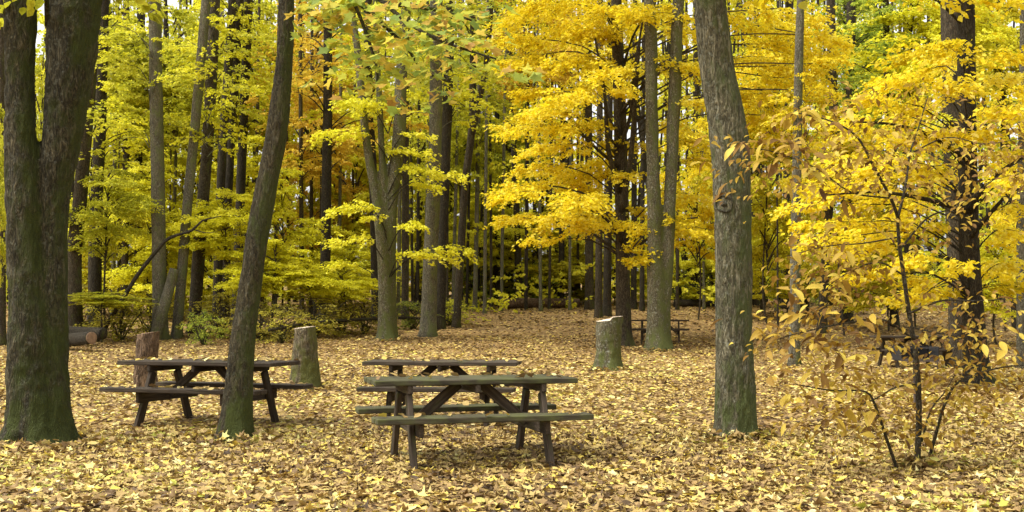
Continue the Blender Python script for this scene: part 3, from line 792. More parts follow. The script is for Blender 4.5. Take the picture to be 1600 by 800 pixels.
FT('slim straight pole tree, grey below and dark above, right of the kinked tree', [(1252, -60, 13), (1249, 60, 15), (1246, 200, 16), (1243, 380, 18), (1241, 571, 19)], 'grey', None, ('yellow', 11, .5, .5))
FT('dark trunk rising behind the rusty leaves, second to the right of the kinked tree', [(1297, -60, 14), (1299, 60, 16), (1302, 220, 15), (1290, 400, 15), (1283, 520, 16)], 'brown', 43, ('green', 10, .9, .8))
FT('dark broad trunk between the slim pole tree and the sapling stem', [(1330, -60, 15), (1328, 250, 18), (1322, 495, 21)], 'dark', 48, ('yellowgreen', 10, .9, .8))
FT('dark trunk seen near the top above the right maple leaves', [(1384, -60, 11), (1385, 60, 12), (1392, 300, 14), (1398, 500, 15)], 'dark', 46, ('green', 11, .9, .8))
FT('thick dark trunk left of and behind the right maple, reaching the top edge', [(1484, -80, 34), (1486, 60, 34), (1489, 250, 30), (1493, 420, 28), (1498, 576, 32)], 'brown', None, ('yellowgreen', 10, .7, .6))
FT('dark leaning trunk at the top right behind the right maple', [(1535, -60, 11), (1547, 40, 12), (1570, 200, 14), (1590, 480, 16)], 'dark', 44, ('olive', 11, .9, .8))
FT('grey trunk cut off by the right edge of the picture', [(1600, -60, 13), (1598, 200, 15), (1596, 400, 16), (1597, 576, 18)], 'grey', None, ('yellow', 10, .6, .6))
FT('thin brown trunk at the far left edge beyond the big double tree', [(2, -60, 14), (2, 200, 15), (3, 500, 16)], 'brown', 38, ('yellowgreen', 8, .9, .8))

for px, ww, Y, lean, bark in ((430, 6, 55, 3, 'grey'), (452, 5, 56, -4, 'brown'), (530, 6, 54, 2, 'grey'), (548, 5, 57, 5, 'brown'), (622, 7, 53, 4, 'grey'), (645, 5, 56, -3, 'brown'), (663, 5, 55, 6, 'grey'), (707, 6, 55, 8, 'grey'), (729, 5, 57, 6, 'dark'),
                              (757, 6, 54, 3, 'grey'), (768, 5, 57, -2, 'brown'), (783, 6, 56, 5, 'grey'), (822, 5, 57, 3, 'dark'), (845, 6, 56, -3, 'grey'), (858, 5, 58, 4, 'brown'), (890, 5, 57, 2, 'grey'), (176, 7, 52, 4, 'grey'), (232, 6, 54, 3, 'brown'), (268, 6, 53, 8, 'grey'),
                              (337, 6, 54, 6, 'grey'), (398, 6, 53, 4, 'brown'), (1058, 6, 57, 2, 'brown'), (1100, 5, 58, -2, 'grey'), (1190, 6, 55, 3, 'brown'), (1212, 5, 56, 4, 'grey'), (1262, 6, 54, -3, 'brown')):
    FT('slender pole-like tree far back among the trunks, one of many alike', [(px + lean * 2, -60, ww * .7), (px + lean, 200, ww * .9), (px, 480, ww)], bark, Y, None, 'slender_tree', 'tree', 'slender pole-like trees far back in the woods')
# young understorey trees with low yellow crowns
def low_tree(label, px, Y, py, hw, hh, palette, name='young_tree'):
    if Y >= 43 and px < 800: Y += 7
    b = at(px, 480, Y); b.z = float(gz(b.x, Y))
    t = thing(name, b, label, 'young tree', 'young trees under the tall ones')
    c = at(px, py, Y); rx, rz = m_px(hw, Y) / 2.1, m_px(hh, Y)
    z0 = max(.5, c.z - rz - b.z)
    V, T = tube_geo([Vector((0, 0, -.3)), Vector((rng.normal(0, .1), 0, z0 * .6)), Vector((0, 0, z0 + rz)), Vector((rng.normal(0, .2), 0, z0 + 1.7 * rz))], [.04, .035, .025, .01], 8, .3, .05, int(rng.integers(1e6)))
    link('trunk', tri_mesh('trunk', V, T), M_BARK['brown'], t)
    put_crown(t, PR_LOW[int(rng.integers(4))], z0, palette, rx, 2 * rz / 4.2)
LT = low_tree
LT('lime green young tree whose leaves show beside the big double tree at mid height', 165, 40.5, 330, 70, 70, 'lime')
LT('lime low tree sprays above the log pile', 160, 39, 468, 60, 12, 'lime')
LT('green-yellow young tree filling the gap left of the straight pale grey trunk', 200, 48, 200, 110, 120, 'lime')
LT('olive yellow young tree low behind the log pile', 185, 46, 420, 110, 90, 'olive')
LT('green-yellow young tree between the pale trunks and the dark cluster', 300, 50, 190, 110, 130, 'yellowgreen')
LT('yellow young tree right behind the dead leaning branch', 330, 46, 400, 90, 90, 'yellowgreen')
LT('bright yellow young tree with its leaves just left of the curved tree', 350, 42, 350, 75, 55, 'yellowgreen')
LT('bright yellow young tree immediately right of the curved tree at mid height', 440, 42.5, 330, 62, 70, 'yellowgreen')
LT('yellow young tree low to the right of the curved tree', 430, 41, 415, 70, 42, 'yellowgreen')
LT('yellow-green low tree above the weathered stump', 480, 41.5, 440, 60, 26, 'yellowgreen')
LT('orange young tree high behind the curved tree', 490, 52, 130, 100, 120, 'orange')
LT('orange-yellow young tree behind the black trunk', 520, 52, 300, 90, 90, 'orange')
LT('yellow-green young tree behind the left stem of the three-stemmed tree', 555, 50, 250, 80, 110, 'yellowgreen')
LT('yellow-green young tree low left of the three-stemmed tree', 545, 45, 425, 70, 42, 'yellowgreen')
LT('pale lime young tree behind the three stems, up high', 660, 56, 120, 110, 130, 'lime')
LT('pale lime young tree filling the gap right of the leaning forked trunk', 745, 60, 250, 110, 130, 'lime')
LT('yellow-olive young tree low between the dark trunks right of the three-stemmed tree', 700, 58, 390, 110, 70, 'olive')
LT('yellow-olive young tree above the far log', 840, 64, 400, 120, 70, 'olive')
LT('orange-tinged maple behind the golden maple at the top', 820, 57, 60, 80, 90, 'orange')
LT('olive young tree behind the maple trunk low down', 960, 62, 420, 110, 60, 'olive')
LT('yellow young tree low between the twin stems and the kinked tree', 1090, 60, 410, 90, 55, 'yellowgreen')
LT('olive-yellow young tree just right of the kinked tree at mid height', 1200, 47, 290, 80, 120, 'olive')
LT('olive-yellow young tree low behind the slim pole tree', 1230, 54, 390, 100, 70, 'olive')
LT('green young tree high between the slim pole tree and the right maple', 1325, 50, 90, 75, 120, 'green')
LT('yellow-green young tree at the top above the right maple', 1430, 46, 60, 110, 90, 'yellowgreen')
LT('olive young tree at the top right corner', 1570, 44, 60, 90, 90, 'olive')
LT('yellow young tree low behind the right maple trunks', 1560, 38, 420, 80, 70, 'yellowgreen')
LT('olive young tree behind the rusty sapling', 1390, 44, 400, 100, 80, 'olive')
LT('lime green leafy tree peeping out at the left edge beyond the double tree', -25, 22, 320, 45, 170, 'lime')

LT('yellow-green young tree behind the straight pale grey trunk at mid height', 235, 43.5, 320, 70, 80, 'yellowgreen')
LT('lime young tree high behind the two pale grey trunks', 265, 45, 110, 90, 110, 'lime')
LT('olive yellow young tree low behind the straight pale grey trunk', 260, 43, 440, 75, 55, 'yellowgreen')
LT('lime young tree high left of the straight pale grey trunk', 185, 44, 90, 70, 90, 'lime')
LT('yellow-green young tree below the cluster of three dark trunks', 385, 44.5, 270, 70, 60, 'yellowgreen')
LT('yellow-green young tree high behind the cluster of three dark trunks', 395, 48, 110, 75, 110, 'lime')
LT('orange young tree right of the curved tree near the top', 500, 46, 210, 55, 60, 'orange')
LT('yellow young tree between the curved tree and the weathered stump', 395, 41, 430, 50, 36, 'yellowgreen')
LT('lime-yellow young tree behind the fallen pole', 535, 42.5, 440, 55, 32, 'yellowgreen')
LT('yellow young tree just behind the foot of the black trunk', 500, 45.5, 390, 60, 50, 'yellowgreen')
LT('lime young tree just right of the grey-brown trunk at mid height', 710, 50, 200, 70, 90, 'lime')
LT('yellow-green young tree behind the leaning forked trunk, low', 755, 54, 350, 75, 60, 'yellowgreen')
LT('lime young tree left of the golden tiers, low', 790, 56, 250, 60, 100, 'lime')
LT('yellow-green young tree seen under the golden tiers', 880, 68, 405, 90, 45, 'yellowgreen')
LT('yellow-green young tree seen between the twin stems and the kinked tree at mid height', 1090, 50, 290, 70, 110, 'yellow')
LT('yellow young tree right of the kinked tree, high', 1215, 44, 130, 80, 110, 'yellow')
LT('yellow-green young tree right of the kinked tree, low', 1195, 50, 400, 60, 55, 'yellowgreen')
LT('yellow young tree left of the right maple and behind the sapling top', 1320, 42, 260, 80, 90, 'yellow')
LT('yellow-green young tree behind the dark leaning trunk', 1500, 40, 60, 90, 80, 'yellowgreen')
LT('yellow young tree by the grey trunk at the right edge', 1590, 34, 330, 60, 100, 'yellow')
LT('lime young tree behind the forking of the big double tree', 60, 34, 200, 40, 120, 'lime')

# ------------------------------------------------------------------ shrubs of the thicket
def shrub(label, px, Y, h, wd, palette, twigs=16, name='shrub', group='undergrowth shrubs'):
    b = at(px, 480, Y); b.z = float(gz(b.x, Y))
    t = thing(name, b, label, 'shrub', group)
    g = Geo()
    for k in range(twigs):
        az = rng.uniform(0, 6.28); le = rng.uniform(.6, 1.1)
        tip = Vector((math.cos(az) * wd * .5 * le, math.sin(az) * wd * .5 * le, h * le))
        V, T = tube_geo([Vector((0, 0, -.1)), tip * .5 + Vector((0, 0, .1 * h)), tip], [.014, .01, .004], 5, .3, .06, int(rng.integers(1e6)))
        g.add(V, T)
    me = g.mesh('stems'); me.attributes.remove(me.attributes['tint'])
    link('stems', me, M_BARK['twig'], t)
    put_crown(t, PR_SHRUB[int(rng.integers(3))], h * .12, palette, wd / 1.9, h / 1.35, bark='twig')
where = ('behind the log pile', 'between the log pile and the reddish stump', 'behind the reddish stump', 'right of the slender grey trunk', 'left of the curved tree foot', 'right of the curved tree foot',
         'left of the weathered stump', 'behind the weathered stump', 'under the fallen pole', 'left of the three-stemmed tree', 'right of the three-stemmed tree foot', 'beside the grey-brown trunk foot')
for k, (px, Y, h, wd, pal) in enumerate(((120, 41, 1.6, 2.6, 'brush'), (190, 40, 1.5, 2.4, 'brush'), (235, 42, 1.4, 2.2, 'brush'), (318, 38.5, 1.0, 1.2, 'green'), (345, 41, 1.4, 2.2, 'brush'), (408, 40, 1.2, 2.2, 'brush'),
                                          (440, 39, 1.1, 2.0, 'brush'), (490, 41, 1.3, 2.4, 'brush'), (530, 43, 1.2, 2.2, 'brush'), (570, 43, 1.2, 2, 'brush'), (645, 45, 1.0, 2.2, 'dark'), (700, 47, 1.0, 2.6, 'lime'))):
    shrub(('green' if pal in ('green', 'dark') else 'pale green' if pal == 'lime' else 'brownish' if pal == 'brush' else 'olive yellow') + ' twiggy shrub ' + where[k], px, Y, h, wd, pal)
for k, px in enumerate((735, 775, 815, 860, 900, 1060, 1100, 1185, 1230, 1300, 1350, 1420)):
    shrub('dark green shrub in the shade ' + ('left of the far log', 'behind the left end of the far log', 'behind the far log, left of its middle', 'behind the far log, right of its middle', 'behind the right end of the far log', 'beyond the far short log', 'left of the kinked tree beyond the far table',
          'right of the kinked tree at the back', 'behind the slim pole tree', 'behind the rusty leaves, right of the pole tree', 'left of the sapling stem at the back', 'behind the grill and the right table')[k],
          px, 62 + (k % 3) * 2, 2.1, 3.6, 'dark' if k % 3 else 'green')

# ------------------------------------------------------------------ the far woods: one mass of leaves and poles
rg = np.random.default_rng(77)
g = Geo()
for Yw, nn, sz in ((58, 380, .20), (70, 620, .26), (82, 1000, .34), (96, 1000, .46)):
    for _ in range(nn):
        x = rg.uniform(-.55, .55) * Yw; z = rg.uniform(0, 1) ** 1.1 * (Yw * (.34 if Yw > 60 else .2))
        gapp = math.sin(x * .33 + z * .21 + Yw) * math.sin(z * .37 - x * .11 + 2)
        if z > Yw * .08 and gapp > .36: continue
        a = rg.uniform(1.4, 2.6) * (1 if Yw > 60 else .7)
        n = int((52 if Yw > 60 else 75) * a)
        pos, nr, dr, s_ = spray((x, Yw + rg.normal(0, 2), 1.8 + z), rg.uniform(0, 6.28), a, a * .8, n, .5, rg, size=sz, thick=.25, tilt=1.6)
        hue = .42 + .16 * math.sin(x * .12 + 1) + .10 * math.sin(z * .5 + x * .3)
        g.add(*leaf_geo(pos, nr, dr, s_, np.clip(rg.normal(hue, .12, n), 0, 1), T_KITE))
for _ in range(230):
    Yw = rg.uniform(60, 88); x = rg.uniform(-.5, .5) * Yw; b = float(gz(x, Yw))
    rad = rg.uniform(.05, .17); le = rg.normal(0, .5)
    V, T = tube_geo([Vector((x, Yw, b - .3)), Vector((x + le, Yw, b + 10)), Vector((x + 2 * le + rg.normal(0, .3), Yw, b + 24))], [rad, rad * .8, rad * .5], 6, 3, .03, int(rg.integers(1e6)))
    g.add(V, T, None, 1)
me = g.mesh('distant_woods'); me.materials.append(M_LEAF['mixed']); me.materials.append(M_BARK['dark'])
tag(link('distant_woods', me, None), 'far wood of thin trunks and yellow-green leaves closing the view', 'woods', None, 'stuff')

# ------------------------------------------------------------------ fallen leaves on the ground
def scatter(y0, y1, per_m2, size, tmpls, rg, margin=3.0, lift=.010, tilt=.3):
    area = (y1 - y0) * (.45 * (y0 + y1) + 2 * margin)
    n = int(area * per_m2)
    y = np.sqrt(rg.uniform(y0 ** 2, y1 ** 2, n)); x = rg.uniform(-1, 1, n) * (.45 * y + margin)
    return place_leaves(x, y, size, tmpls, rg, lift, tilt)
def place_leaves(x, y, size, tmpls, rg, lift, tilt):
    n = len(x)
    z = gz(x, y) + rg.uniform(.003, lift * 2.2, n)
    th = rg.uniform(0, 6.283, n)
    dr = np.stack([np.cos(th), np.sin(th), rg.normal(0, .22, n)], 1)
    nr = np.stack([rg.normal(0, tilt, n), rg.normal(0, tilt, n), np.ones(n)], 1)
    pos = np.stack([x, y, z], 1)
    # patches where the litter is browner, paler or yellower
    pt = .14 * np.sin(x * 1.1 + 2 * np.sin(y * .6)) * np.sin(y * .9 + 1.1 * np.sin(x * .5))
    pt = pt - .16 / (1 + np.exp(-(y - 35) / 1.5))      # rustier litter at the back, with the trees' shade also painted into its tint
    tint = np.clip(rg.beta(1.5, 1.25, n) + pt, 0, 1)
    return pos, nr, dr, size * rg.uniform(.6, 1.3, n), tint
def add_scatter(g, arr, tmpls):
    pos, nr, dr, sz, t = arr; n = len(pos); pick = np.arange(n) % len(tmpls)
    for k, tm in enumerate(tmpls):
        m = pick == k
        g.add(*leaf_geo(pos[m], nr[m], dr[m], sz[m], t[m], tm, np.random.default_rng(k).uniform(.7, 1.1, m.sum())))
rg = np.random.default_rng(99)
T_CURL = (np.array([[0, 0, 0], [.35, .30, .11], [.75, .24, .10], [1, 0, .03], [.7, -.28, .08], [.3, -.26, .11], [.5, 0, -.02]]), T_OVAL[1])
near_t = T_MAPLES + [T_CURL, T_OVAL]
g = Geo()
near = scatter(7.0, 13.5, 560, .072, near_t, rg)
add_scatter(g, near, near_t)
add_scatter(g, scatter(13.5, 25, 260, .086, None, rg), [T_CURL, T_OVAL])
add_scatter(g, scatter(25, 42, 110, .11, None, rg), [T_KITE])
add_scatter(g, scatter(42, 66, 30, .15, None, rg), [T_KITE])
for px, py, Y, rad, cnt in ((62, 690, Yb, .55, 420), (360, 686, Yc, .30, 260), (1151, 687, Yk, .28, 260), (951, 579, None, .38, 200), (476, 608, None, .30, 160), (226, 617, None, .27, 160), (1030, 556, Yt, .5, 220), (1436, 732, None, .12, 160), (605, 531, None, .5, 200)):
    Y = Y or ground_D(px, py); c = at(px, py, Y); a_ = rg.uniform(0, 6.283, cnt); d_ = rad * (1 + np.abs(rg.normal(0, .35, cnt)))
    pos, nr, dr, sz, t_ = place_leaves(c.x + d_ * np.cos(a_), Y + d_ * np.sin(a_), .085 if Y < 16 else .11, None, rg, .035, .7)
    pos[:, 2] += .05 * np.exp(-(d_ - rad) / .12) * rg.uniform(0, 1, cnt)
    add_scatter(g, (pos, nr, dr, sz, t_), near_t if Y < 16 else [T_CURL])
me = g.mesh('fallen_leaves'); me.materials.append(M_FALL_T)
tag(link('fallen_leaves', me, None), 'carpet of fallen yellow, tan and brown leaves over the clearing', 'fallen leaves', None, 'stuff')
PR_FALL = leaf_protos(near_t, M_FALL_O, 'leaf')
for k in range(290):
    y = rg.uniform(7.9, 9.0); x = rg.uniform(-.43, .43) * y
    th = rg.uniform(0, 6.28); p = Vector((x, y, float(gz(x, y)) + rg.uniform(.022, .04)))
    o = put_leaf(floor, PR_FALL[k % len(PR_FALL)], leaf_matrix(p, (math.cos(th), math.sin(th), rg.normal(0, .15)), (rg.normal(0, .3), rg.normal(0, .3), 1), rg.uniform(.07, .11)))

# ------------------------------------------------------------------ picnic tables
def box_mesh(name, sx, sy, sz, bev=.006, wob=.0015, seed=0, segs=6):
    bm = bmesh.new(); bmesh.ops.create_cube(bm, size=1)
    for v in bm.verts: v.co = Vector((v.co.x * sx, v.co.y * sy, v.co.z * sz))
    ed = [e for e in bm.edges if abs(e.verts[0].co.x - e.verts[1].co.x) > sx * .5]
    bmesh.ops.subdivide_edges(bm, edges=ed, cuts=segs, use_grid_fill=True)
    r = random.Random(seed)
    for v in bm.verts: v.co += Vector((0, r.gauss(0, wob), r.gauss(0, wob)))
    bmesh.ops.bevel(bm, geom=[e for e in bm.edges if e.is_manifold and e.calc_face_angle(0) > .6], offset=bev, segments=1, affect='EDGES')
    me = bpy.data.meshes.new(name); bm.to_mesh(me); bm.free()
    return me
_cache = {}
def timber(name, parent, a, b, wd, th, mat, up=(0, 0, 1), off=(0, 0, 0)):
    """a beam from a to b; wd across, th along 'up'"""
    a, b = Vector(a), Vector(b); L = (b - a).length
    d = (b - a).normalized(); u = Vector(up); u = (u - d * u.dot(d)).normalized(); l = u.cross(d)
    key = (name, round(L, 3), wd, th, mat.name)
    if key not in _cache:
        me = box_mesh(name, L, wd, th, min(.007, th * .15), .0012, len(_cache)); me.materials.append(mat); _cache[key] = me
    o = bpy.data.objects.new(name, _cache[key]); C.objects.link(o); o.parent = parent
    c = (a + b) / 2 + Vector(off)
    o.matrix_local = Matrix(((d.x, l.x, u.x, c.x), (d.y, l.y, u.y, c.y), (d.z, l.z, u.z, c.z), (0, 0, 0, 1)))
    return o
def picnic_table(loc, rz, label, edge, frame, L=1.90, sink=0.0, Lt=None):
    loc = Vector((loc[0], loc[1], float(gz(loc[0], loc[1])) - sink))
    t = thing('picnic_table', loc, label, 'picnic table', 'wooden picnic tables in the clearing', rz)
    h = (Lt or L) / 2
    for k in range(5):
        y = (k - 2) * .142
        timber('tabletop_plank', t, (-h + .008 * (k % 2), y, .728), (h - .006 * (k % 3), y, .728), .134, .048, edge)
    h = L / 2
    for s in (-1, 1):
        for k in range(2):
            y = s * (.49 + k * .135)
            timber('seat_plank', t, (-h + .01 * k, y, .432), (h - .007 * k, y, .432), .132, .05, edge)
    lx = .60
    for s in (-1, 1):
        x = s * lx
        timber('top_bearer', t, (x, -.34, .668), (x, .34, .668), .045, .076, frame)
        timber('seat_bearer', t, (x - s * .047, -.61, .345), (x - s * .047, .61, .345), .045, .128, frame)
        for q in (-1, 1):
            timber('leg', t, (x, q * .55, -.04), (x, q * .245, .627), .05, .108, frame, (0, -q * 1.0, .46))
        timber('brace', t, (x - s * .075, 0, .34), (s * .10, 0, .70), .045, .092, frame)
    timber('centre_bearer', t, (0, -.34, .668), (0, .34, .668), .045, .076, frame)
    return t
TBL = [((-.38, 10.7), R(15), 'front picnic table of mossy green-edged planks, nearest the middle of the clearing', M_WOOD_GREEN, M_WOOD_BROWN),
       ((-.85, 14.75), R(-6), 'picnic table standing close behind the front one', M_WOOD_BROWN, M_WOOD_DARK),
       ((-3.60, 14.1), R(-18), 'dark picnic table behind the curved tree, beside the reddish stump', M_WOOD_DARK, M_WOOD_DARK)]
tabs = [picnic_table(*a, L=l, Lt=lt) for a, l, lt in zip(TBL, (1.90, 1.90, 2.06), (1.82, 1.90, 2.06))]
p = at(1032, 535, 39.2)
picnic_table((p.x, p.y), R(-9), 'small-looking far picnic table partly hidden by the twin mossy stems', M_WOOD_DARK, M_WOOD_DARK)
p = at(1426, 545, 28)
picnic_table((p.x, p.y), R(6), 'dark picnic table half hidden behind the sapling leaves and the grill', M_WOOD_DARK, M_WOOD_DARK)

# dead leaves lying on the tables and seats
rg = np.random.default_rng(41)
for t, nn, lab in zip(tabs, (60, 80, 110), ('dead leaves lying on the front picnic table', 'dead leaves lying on the table behind the front one', 'dead leaves lying on the dark picnic table by the reddish stump')):
    M = t.matrix_basis.copy()
    loc = []
    for k in range(nn):
        if rg.uniform() < .6: loc.append((rg.uniform(-1, 1), rg.uniform(-.33, .33), .757))
        else: loc.append((rg.uniform(-1, 1), rg.choice([-1, 1]) * rg.uniform(.46, .68), .461))
    A = Matrix.Translation(t.location) @ Euler(t.rotation_euler).to_matrix().to_4x4()
    pos = np.array([tuple(A @ Vector(q)) for q in loc]); n = len(pos); th = rg.uniform(0, 6.28, n)
    V, T, ti = leaf_geo(pos, np.stack([rg.normal(0, .5, n), rg.normal(0, .5, n), np.ones(n)], 1), np.stack([np.cos(th), np.sin(th), rg.uniform(.0, .4, n)], 1), rg.uniform(.06, .11, n), rg.uniform(.2, 1, n), T_CURL)
    tag(link('table_leaves', tri_mesh('table_leaves', V, T, ti), M_FALL_T), lab, 'fallen leaves', None, 'stuff')

# ------------------------------------------------------------------ stumps and logs
def stump(px, py, topy, w_top, w_bot, label, bark, cut, tilt=0.0, slant=0.0, seed=0, flare=.35, step=0.0):
    Y = ground_D(px, py); b = at(px, py, Y); b.z = float(gz(b.x, Y))
    t = thing('tree_stump', b, label, 'tree stump', 'cut stumps round the clearing')
    top = at(px, topy, Y).z - b.z; r1, r0 = m_px(w_top, Y) / 2, m_px(w_bot, Y) / 2
    P = [Vector((0, 0, -.2)), Vector((tilt * .3, 0, top * .35)), Vector((tilt * .7, 0, top * .7)), Vector((tilt, 0, top))]
    V, T = tube_geo(P, [r0, r0 * .95, (r0 + r1) / 2, r1], 32, .04, .05, seed, flare, 0.0, cap=False, relief=.03)
    n = len(V) // 32; V = V.reshape(n, 32, 3)
    ring = V[-1]
    u = (ring[:, 0] - ring[:, 0].mean()) / r1
    dz = slant * u + (step * np.where(u > .1, 1, -.2) if step else 0)
    f = np.linspace(0, 1, n)[:, None] ** 2
    V[:, :, 2] += f * dz[None]
    link('trunk', tri_mesh('trunk', V.reshape(-1, 3), T), M_BARK[bark], t)
    # sawn face: rings of vertices just proud of the rim
    ring = V[-1]; c = ring.mean(0); rings = [ring + [0, 0, .006]]
    rr = np.random.default_rng(seed)
    for q in (.8, .5, .2): rings.append(c + (ring - c) * q + np.stack([np.zeros(32), np.zeros(32), .006 + rr.normal(0, .006, 32)], 1))
    VV = np.concatenate([V[-1]] + rings + [[c + [0, 0, .008]]]); TT = []
    for a in range(4):
        for k in range(32):
            i, j = a * 32 + k, a * 32 + (k + 1) % 32
            TT += [[i, j, j + 32], [i, j + 32, i + 32]]
    for k in range(32): TT.append([4 * 32 + k, 4 * 32 + (k + 1) % 32, len(VV) - 1])
    link('sawn_face', tri_mesh('sawn_face', VV, np.array(TT)), cut, t)
    return t
stump(951, 579, 500, 40, 37, 'mossy cut stump with a pale stepped sawn top, right of the tables', 'mossy', M_CUT, .03, .03, 3, .4, .06)
stump(476, 608, 512, 31, 37, 'tall bare weathered stump with a green foot, behind the right end of the dark table', 'stump', M_CUT, 0, .02, 5, .35)
stump(226, 617, 521, 31, 36, 'reddish stripped stump standing behind the left end of the dark table', 'rawstump', M_CUTRED, .03, .03, 7, .05)

def log(name, label, a, b, r0, r1, bark, seed, cat='log', sag=0.0, group='fallen logs', ends=True, cut=None):
    a, b = Vector(a), Vector(b); c = (a + b) / 2; c.z = float(gz(c.x, c.y))
    t = thing(name, c, label, cat, group)
    pts = [a - c, a.lerp(b, .33) - c + Vector((0, 0, sag)), a.lerp(b, .66) - c + Vector((0, .05, sag * .7)), b - c]
    V, T = tube_geo(pts, [r0, r0 * .97, (r0 + r1) / 2, r1], 14, .12, .05, seed)
    link('trunk', tri_mesh('trunk', V, T), M_BARK[bark], t)
    if cut:
        d = (b - a).normalized()
        V, T = tube_geo([b - c, b - c + d * .012, b - c + d * .016], [r1 * .97, r1 * .9, r1 * .5], 16, .01, .03, seed)
        link('sawn_face', tri_mesh('sawn_face', V, T), cut, t)
    return t
Yl = ground_D(120, 545)
q = lambda px, py, Y: at(px, py, Y)
log('fallen_log', 'upper brown log of the pair lying beside the big double tree', q(60, 517, Yl + 1.2), q(162, 521, Yl + .3), .20, .18, 'dark', 1)
log('fallen_log', 'lower log of the pair, its reddish sawn end towards the clearing', q(70, 534, Yl + .3), q(143, 528, Yl - 1.3), .21, .19, 'dark', 2, cut=M_CUTRED)
log('fallen_log', 'long straight log lying across the back of the clearing', Vector((*at(778, 478, 59).xy, 0)) + Vector((0, 0, float(gz(-.7, 59)) + .24)), Vector((*at(906, 475, 59).xy, 0)) + Vector((0, 0, float(gz(3.4, 59)) + .24)), .27, .21, 'rawstump', 3)
log('fallen_log', 'dark log at the back beyond the small far table, left of the kinked tree', Vector((*at(1053, 470, 60).xy, 0)) + Vector((0, 0, float(gz(8.2, 60)) + .2)), Vector((*at(1125, 472, 60).xy, 0)) + Vector((0, 0, float(gz(10.5, 60)) + .15)), .2, .16, 'dark', 4)
log('fallen_pole', 'thin dark fallen pole slanting through the brush behind the weathered stump', q(420, 516, 38), q(612, 497, 42.8), .05, .06, 'dark', 5, 'fallen branch', .1)
log('fallen_pole', 'thin dark fallen pole lying right of the three-stemmed tree', q(622, 497, 44.5), q(700, 501, 45.5), .05, .035, 'dark', 6, 'fallen branch', .03)
log('leaning_snag', 'broken grey snag leaning right behind the reddish stump', Vector((*at(238, 530, 40).xy, 0)) + Vector((0, 0, -.2 + float(gz(-12, 40)))), q(273, 420, 40.2), .2, .16, 'grey', 7, 'dead trunk', 0, 'dead wood')
t = thing('dead_branch', at(187, 478, 39.5), 'dark dead branch leaning up to the right above the log pile', 'dead branch', 'dead wood')
b0 = at(187, 478, 39.5)
t.location = (b0.x, b0.y, float(gz(b0.x, b0.y))); b0 = t.location.copy()
PP = [Vector((b0.x - .8, 39.5, b0.z - .1)), at(187, 475, 39.5), at(215, 430, 39.5), at(245, 392, 39.5), at(265, 372, 39.5), at(300, 360, 39.5), at(316, 345, 39.4), at(345, 338, 39.3)]
V, T = tube_geo(PP, [.07, .07, .068, .062, .055, .045, .03, .015], 8, .2, .06, 9)
link('main_limb', tri_mesh('main_limb', V - np.array(b0), T), M_BARK['dark'], t)
V, T = tube_geo([at(304, 359, 39.5), at(322, 364, 39.4), at(340, 362, 39.3)], [.025, .018, .008], 6, .2, .05, 10)
link('twig', tri_mesh('twig', V - np.array(b0), T), M_BARK['dark'], t)

# ------------------------------------------------------------------ grill
Yg = 17.2
b = at(1431, 600, Yg); b.z = float(gz(b.x, Yg))
gr = thing('park_grill', b, 'black steel box grill on a post behind the sapling stem', 'grill')
def part_box(name, parent, bx, mat):
    bm = bmesh.new()
    for (x0, x1, y0, y1, z0, z1) in bx:
        r_ = bmesh.ops.create_cube(bm, size=1)
        for v in r_['verts']: v.co = Vector(((x0 + x1) / 2 + v.co.x * (x1 - x0), (y0 + y1) / 2 + v.co.y * (y1 - y0), (z0 + z1) / 2 + v.co.z * (z1 - z0)))
    me = bpy.data.meshes.new(name); bm.to_mesh(me); bm.free()
    return link(name, me, mat, parent, smooth=False)
zt, zb = at(1431, 541, Yg).z - b.z, at(1431, 563, Yg).z - b.z
part_box('post', gr, [(-.03, .03, -.03, .03, -.2, zb - .001)], M_STEEL2)
part_box('tray', gr, [(-.27, .27, -.2, .2, zb, zb + .018)], M_STEEL)
part_box('side_plate', gr, [(-.272, -.262, -.2, .2, zb + .019, zt)], M_STEEL)
part_box('side_plate', gr, [(.262, .272, -.2, .2, zb + .019, zt)], M_STEEL)
part_box('back_plate', gr, [(-.261, .261, .19, .2, zb + .019, zt)], M_STEEL)
part_box('front_lip', gr, [(-.27, .27, -.212, -.202, zb - .01, zb + .035)], M_STEEL2)
for k in range(9): part_box('grate_bar', gr, [(-.22 + k * .055 - .005, -.22 + k * .055 + .005, -.2, .188, zt - .03, zt - .02)], M_STEEL)
part_box('support_rod', gr, [(.235, .247, -.21, -.2, zb - .13, zb - .011)], M_STEEL2)

# ------------------------------------------------------------------ rusty-leaved sapling in the right foreground
Ysp = ground_D(1436, 732)
b = at(1436, 732, Ysp); b.z = float(gz(b.x, Ysp))
sap = thing('sapling', b, 'many-stemmed sapling with big rusty yellow leaves in the right foreground', 'sapling')
def stem(name, pts, r0, r1, dy=0.0):
    PP = [at(x, y, Ysp + dyy) for x, y, dyy in pts]
    if pts[0][1] > 700: PP[0].z = float(gz(PP[0].x, PP[0].y)) - .05
    V, T = tube_geo(PP, list(np.linspace(r0, r1, len(PP))), 9, .05, .06, int(rng.integers(1e6)))
    link(name, tri_mesh(name, V - np.array(b), T), M_BARK['twig'], sap)
    return PP
br = []
main = stem('stem', [(1433, 732, 0), (1436, 640, 0), (1432, 560, 0), (1422, 500, .05), (1412, 430, .05), (1405, 380, .0), (1402, 335, 0)], .028, .014)
br.append(stem('stem', [(1405, 345, 0), (1392, 310, -.1), (1365, 260, -.2), (1340, 215, -.3), (1300, 190, -.4), (1240, 175, -.5)], .016, .005))
br.append(stem('stem', [(1403, 340, 0), (1415, 290, .1), (1422, 240, .2), (1435, 200, .25), (1450, 150, .3)], .014, .004))
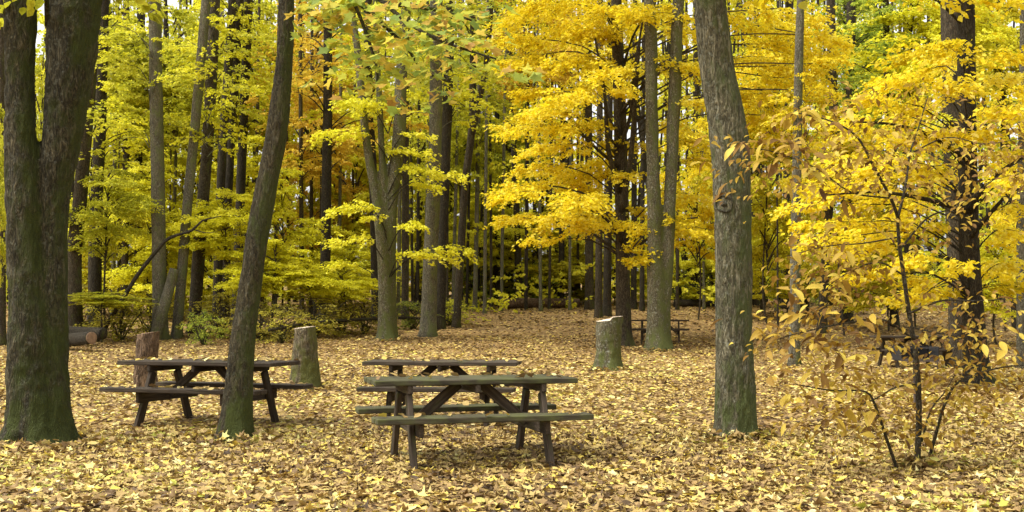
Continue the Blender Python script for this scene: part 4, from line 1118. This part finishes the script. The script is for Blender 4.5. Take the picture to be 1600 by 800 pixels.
br.append(stem('stem', [(1405, 735, -.1), (1385, 685, -.2), (1368, 635, -.3), (1352, 612, -.35), (1300, 610, -.5), (1240, 600, -.7)], .016, .004))
br.append(stem('stem', [(1446, 735, .1), (1462, 680, 0), (1476, 632, -.1), (1500, 595, -.2), (1560, 575, -.3), (1610, 570, -.4)], .017, .004))
br.append(stem('stem', [(1440, 690, 0), (1455, 640, .1), (1478, 610, .2), (1500, 570, .25)], .010, .003))
br.append(stem('branch', [(1434, 600, 0), (1400, 605, -.2), (1370, 622, -.3), (1330, 640, -.4), (1290, 660, -.5)], .009, .003))
br.append(stem('branch', [(1428, 530, 0), (1380, 500, -.2), (1320, 505, -.4), (1250, 520, -.6), (1215, 530, -.7)], .011, .003))
br.append(stem('branch', [(1420, 490, 0), (1470, 470, -.1), (1530, 470, -.3), (1600, 465, -.4)], .011, .003))
br.append(stem('branch', [(1412, 430, 0), (1370, 410, -.2), (1310, 435, -.4), (1265, 480, -.6)], .009, .003))
br.append(stem('branch', [(1406, 390, 0), (1450, 340, .1), (1500, 320, 0), (1580, 260, -.2), (1620, 240, -.3)], .010, .003))
br.append(stem('branch', [(1406, 370, 0), (1350, 380, -.2), (1290, 385, -.3), (1230, 400, -.4)], .008, .003))
br.append(stem('branch', [(1422, 510, 0), (1460, 520, -.2), (1490, 525, -.3), (1530, 545, -.4)], .008, .003))
br.append(stem('branch', [(1392, 310, -.1), (1330, 300, -.3), (1270, 260, -.5), (1200, 235, -.6), (1160, 232, -.7)], .008, .003))
br.append(stem('branch', [(1422, 240, .2), (1480, 215, .1), (1540, 225, 0), (1600, 215, -.1)], .007, .003))
rg = np.random.default_rng(17)
PR_SAP = leaf_protos(T_SAP, M_RUST_O, 'leaf')
st = on_twigs(br, 3600, .32, rg)
order = sorted(range(len(st)), key=lambda k: st[k][0].y)
for n_, k in enumerate(order[:295]):
    qq, d, nn_ = st[k]; put_leaf(sap, PR_SAP[n_ % 4], leaf_matrix(qq, d + Vector((0, 0, .25)), nn_, rg.uniform(.08, .135) if n_ % 4 else rg.uniform(.13, .17)))
rest = [st[k] for k in order[295:]]
pos = np.array([tuple(a) for a, *_ in rest]); dd = np.array([tuple(a) for _, a, _ in rest]); nn_ = np.array([tuple(a) for *_, a in rest])
V, T, ti = leaf_geo(pos, nn_, dd, rg.uniform(.045, .085, len(rest)), rg.uniform(0, 1, len(rest)), T_SAP[1])
tag(link('small_leaves', tri_mesh('small_leaves', V - np.array(b), T, ti), M_RUST_T, sap), kind='stuff')
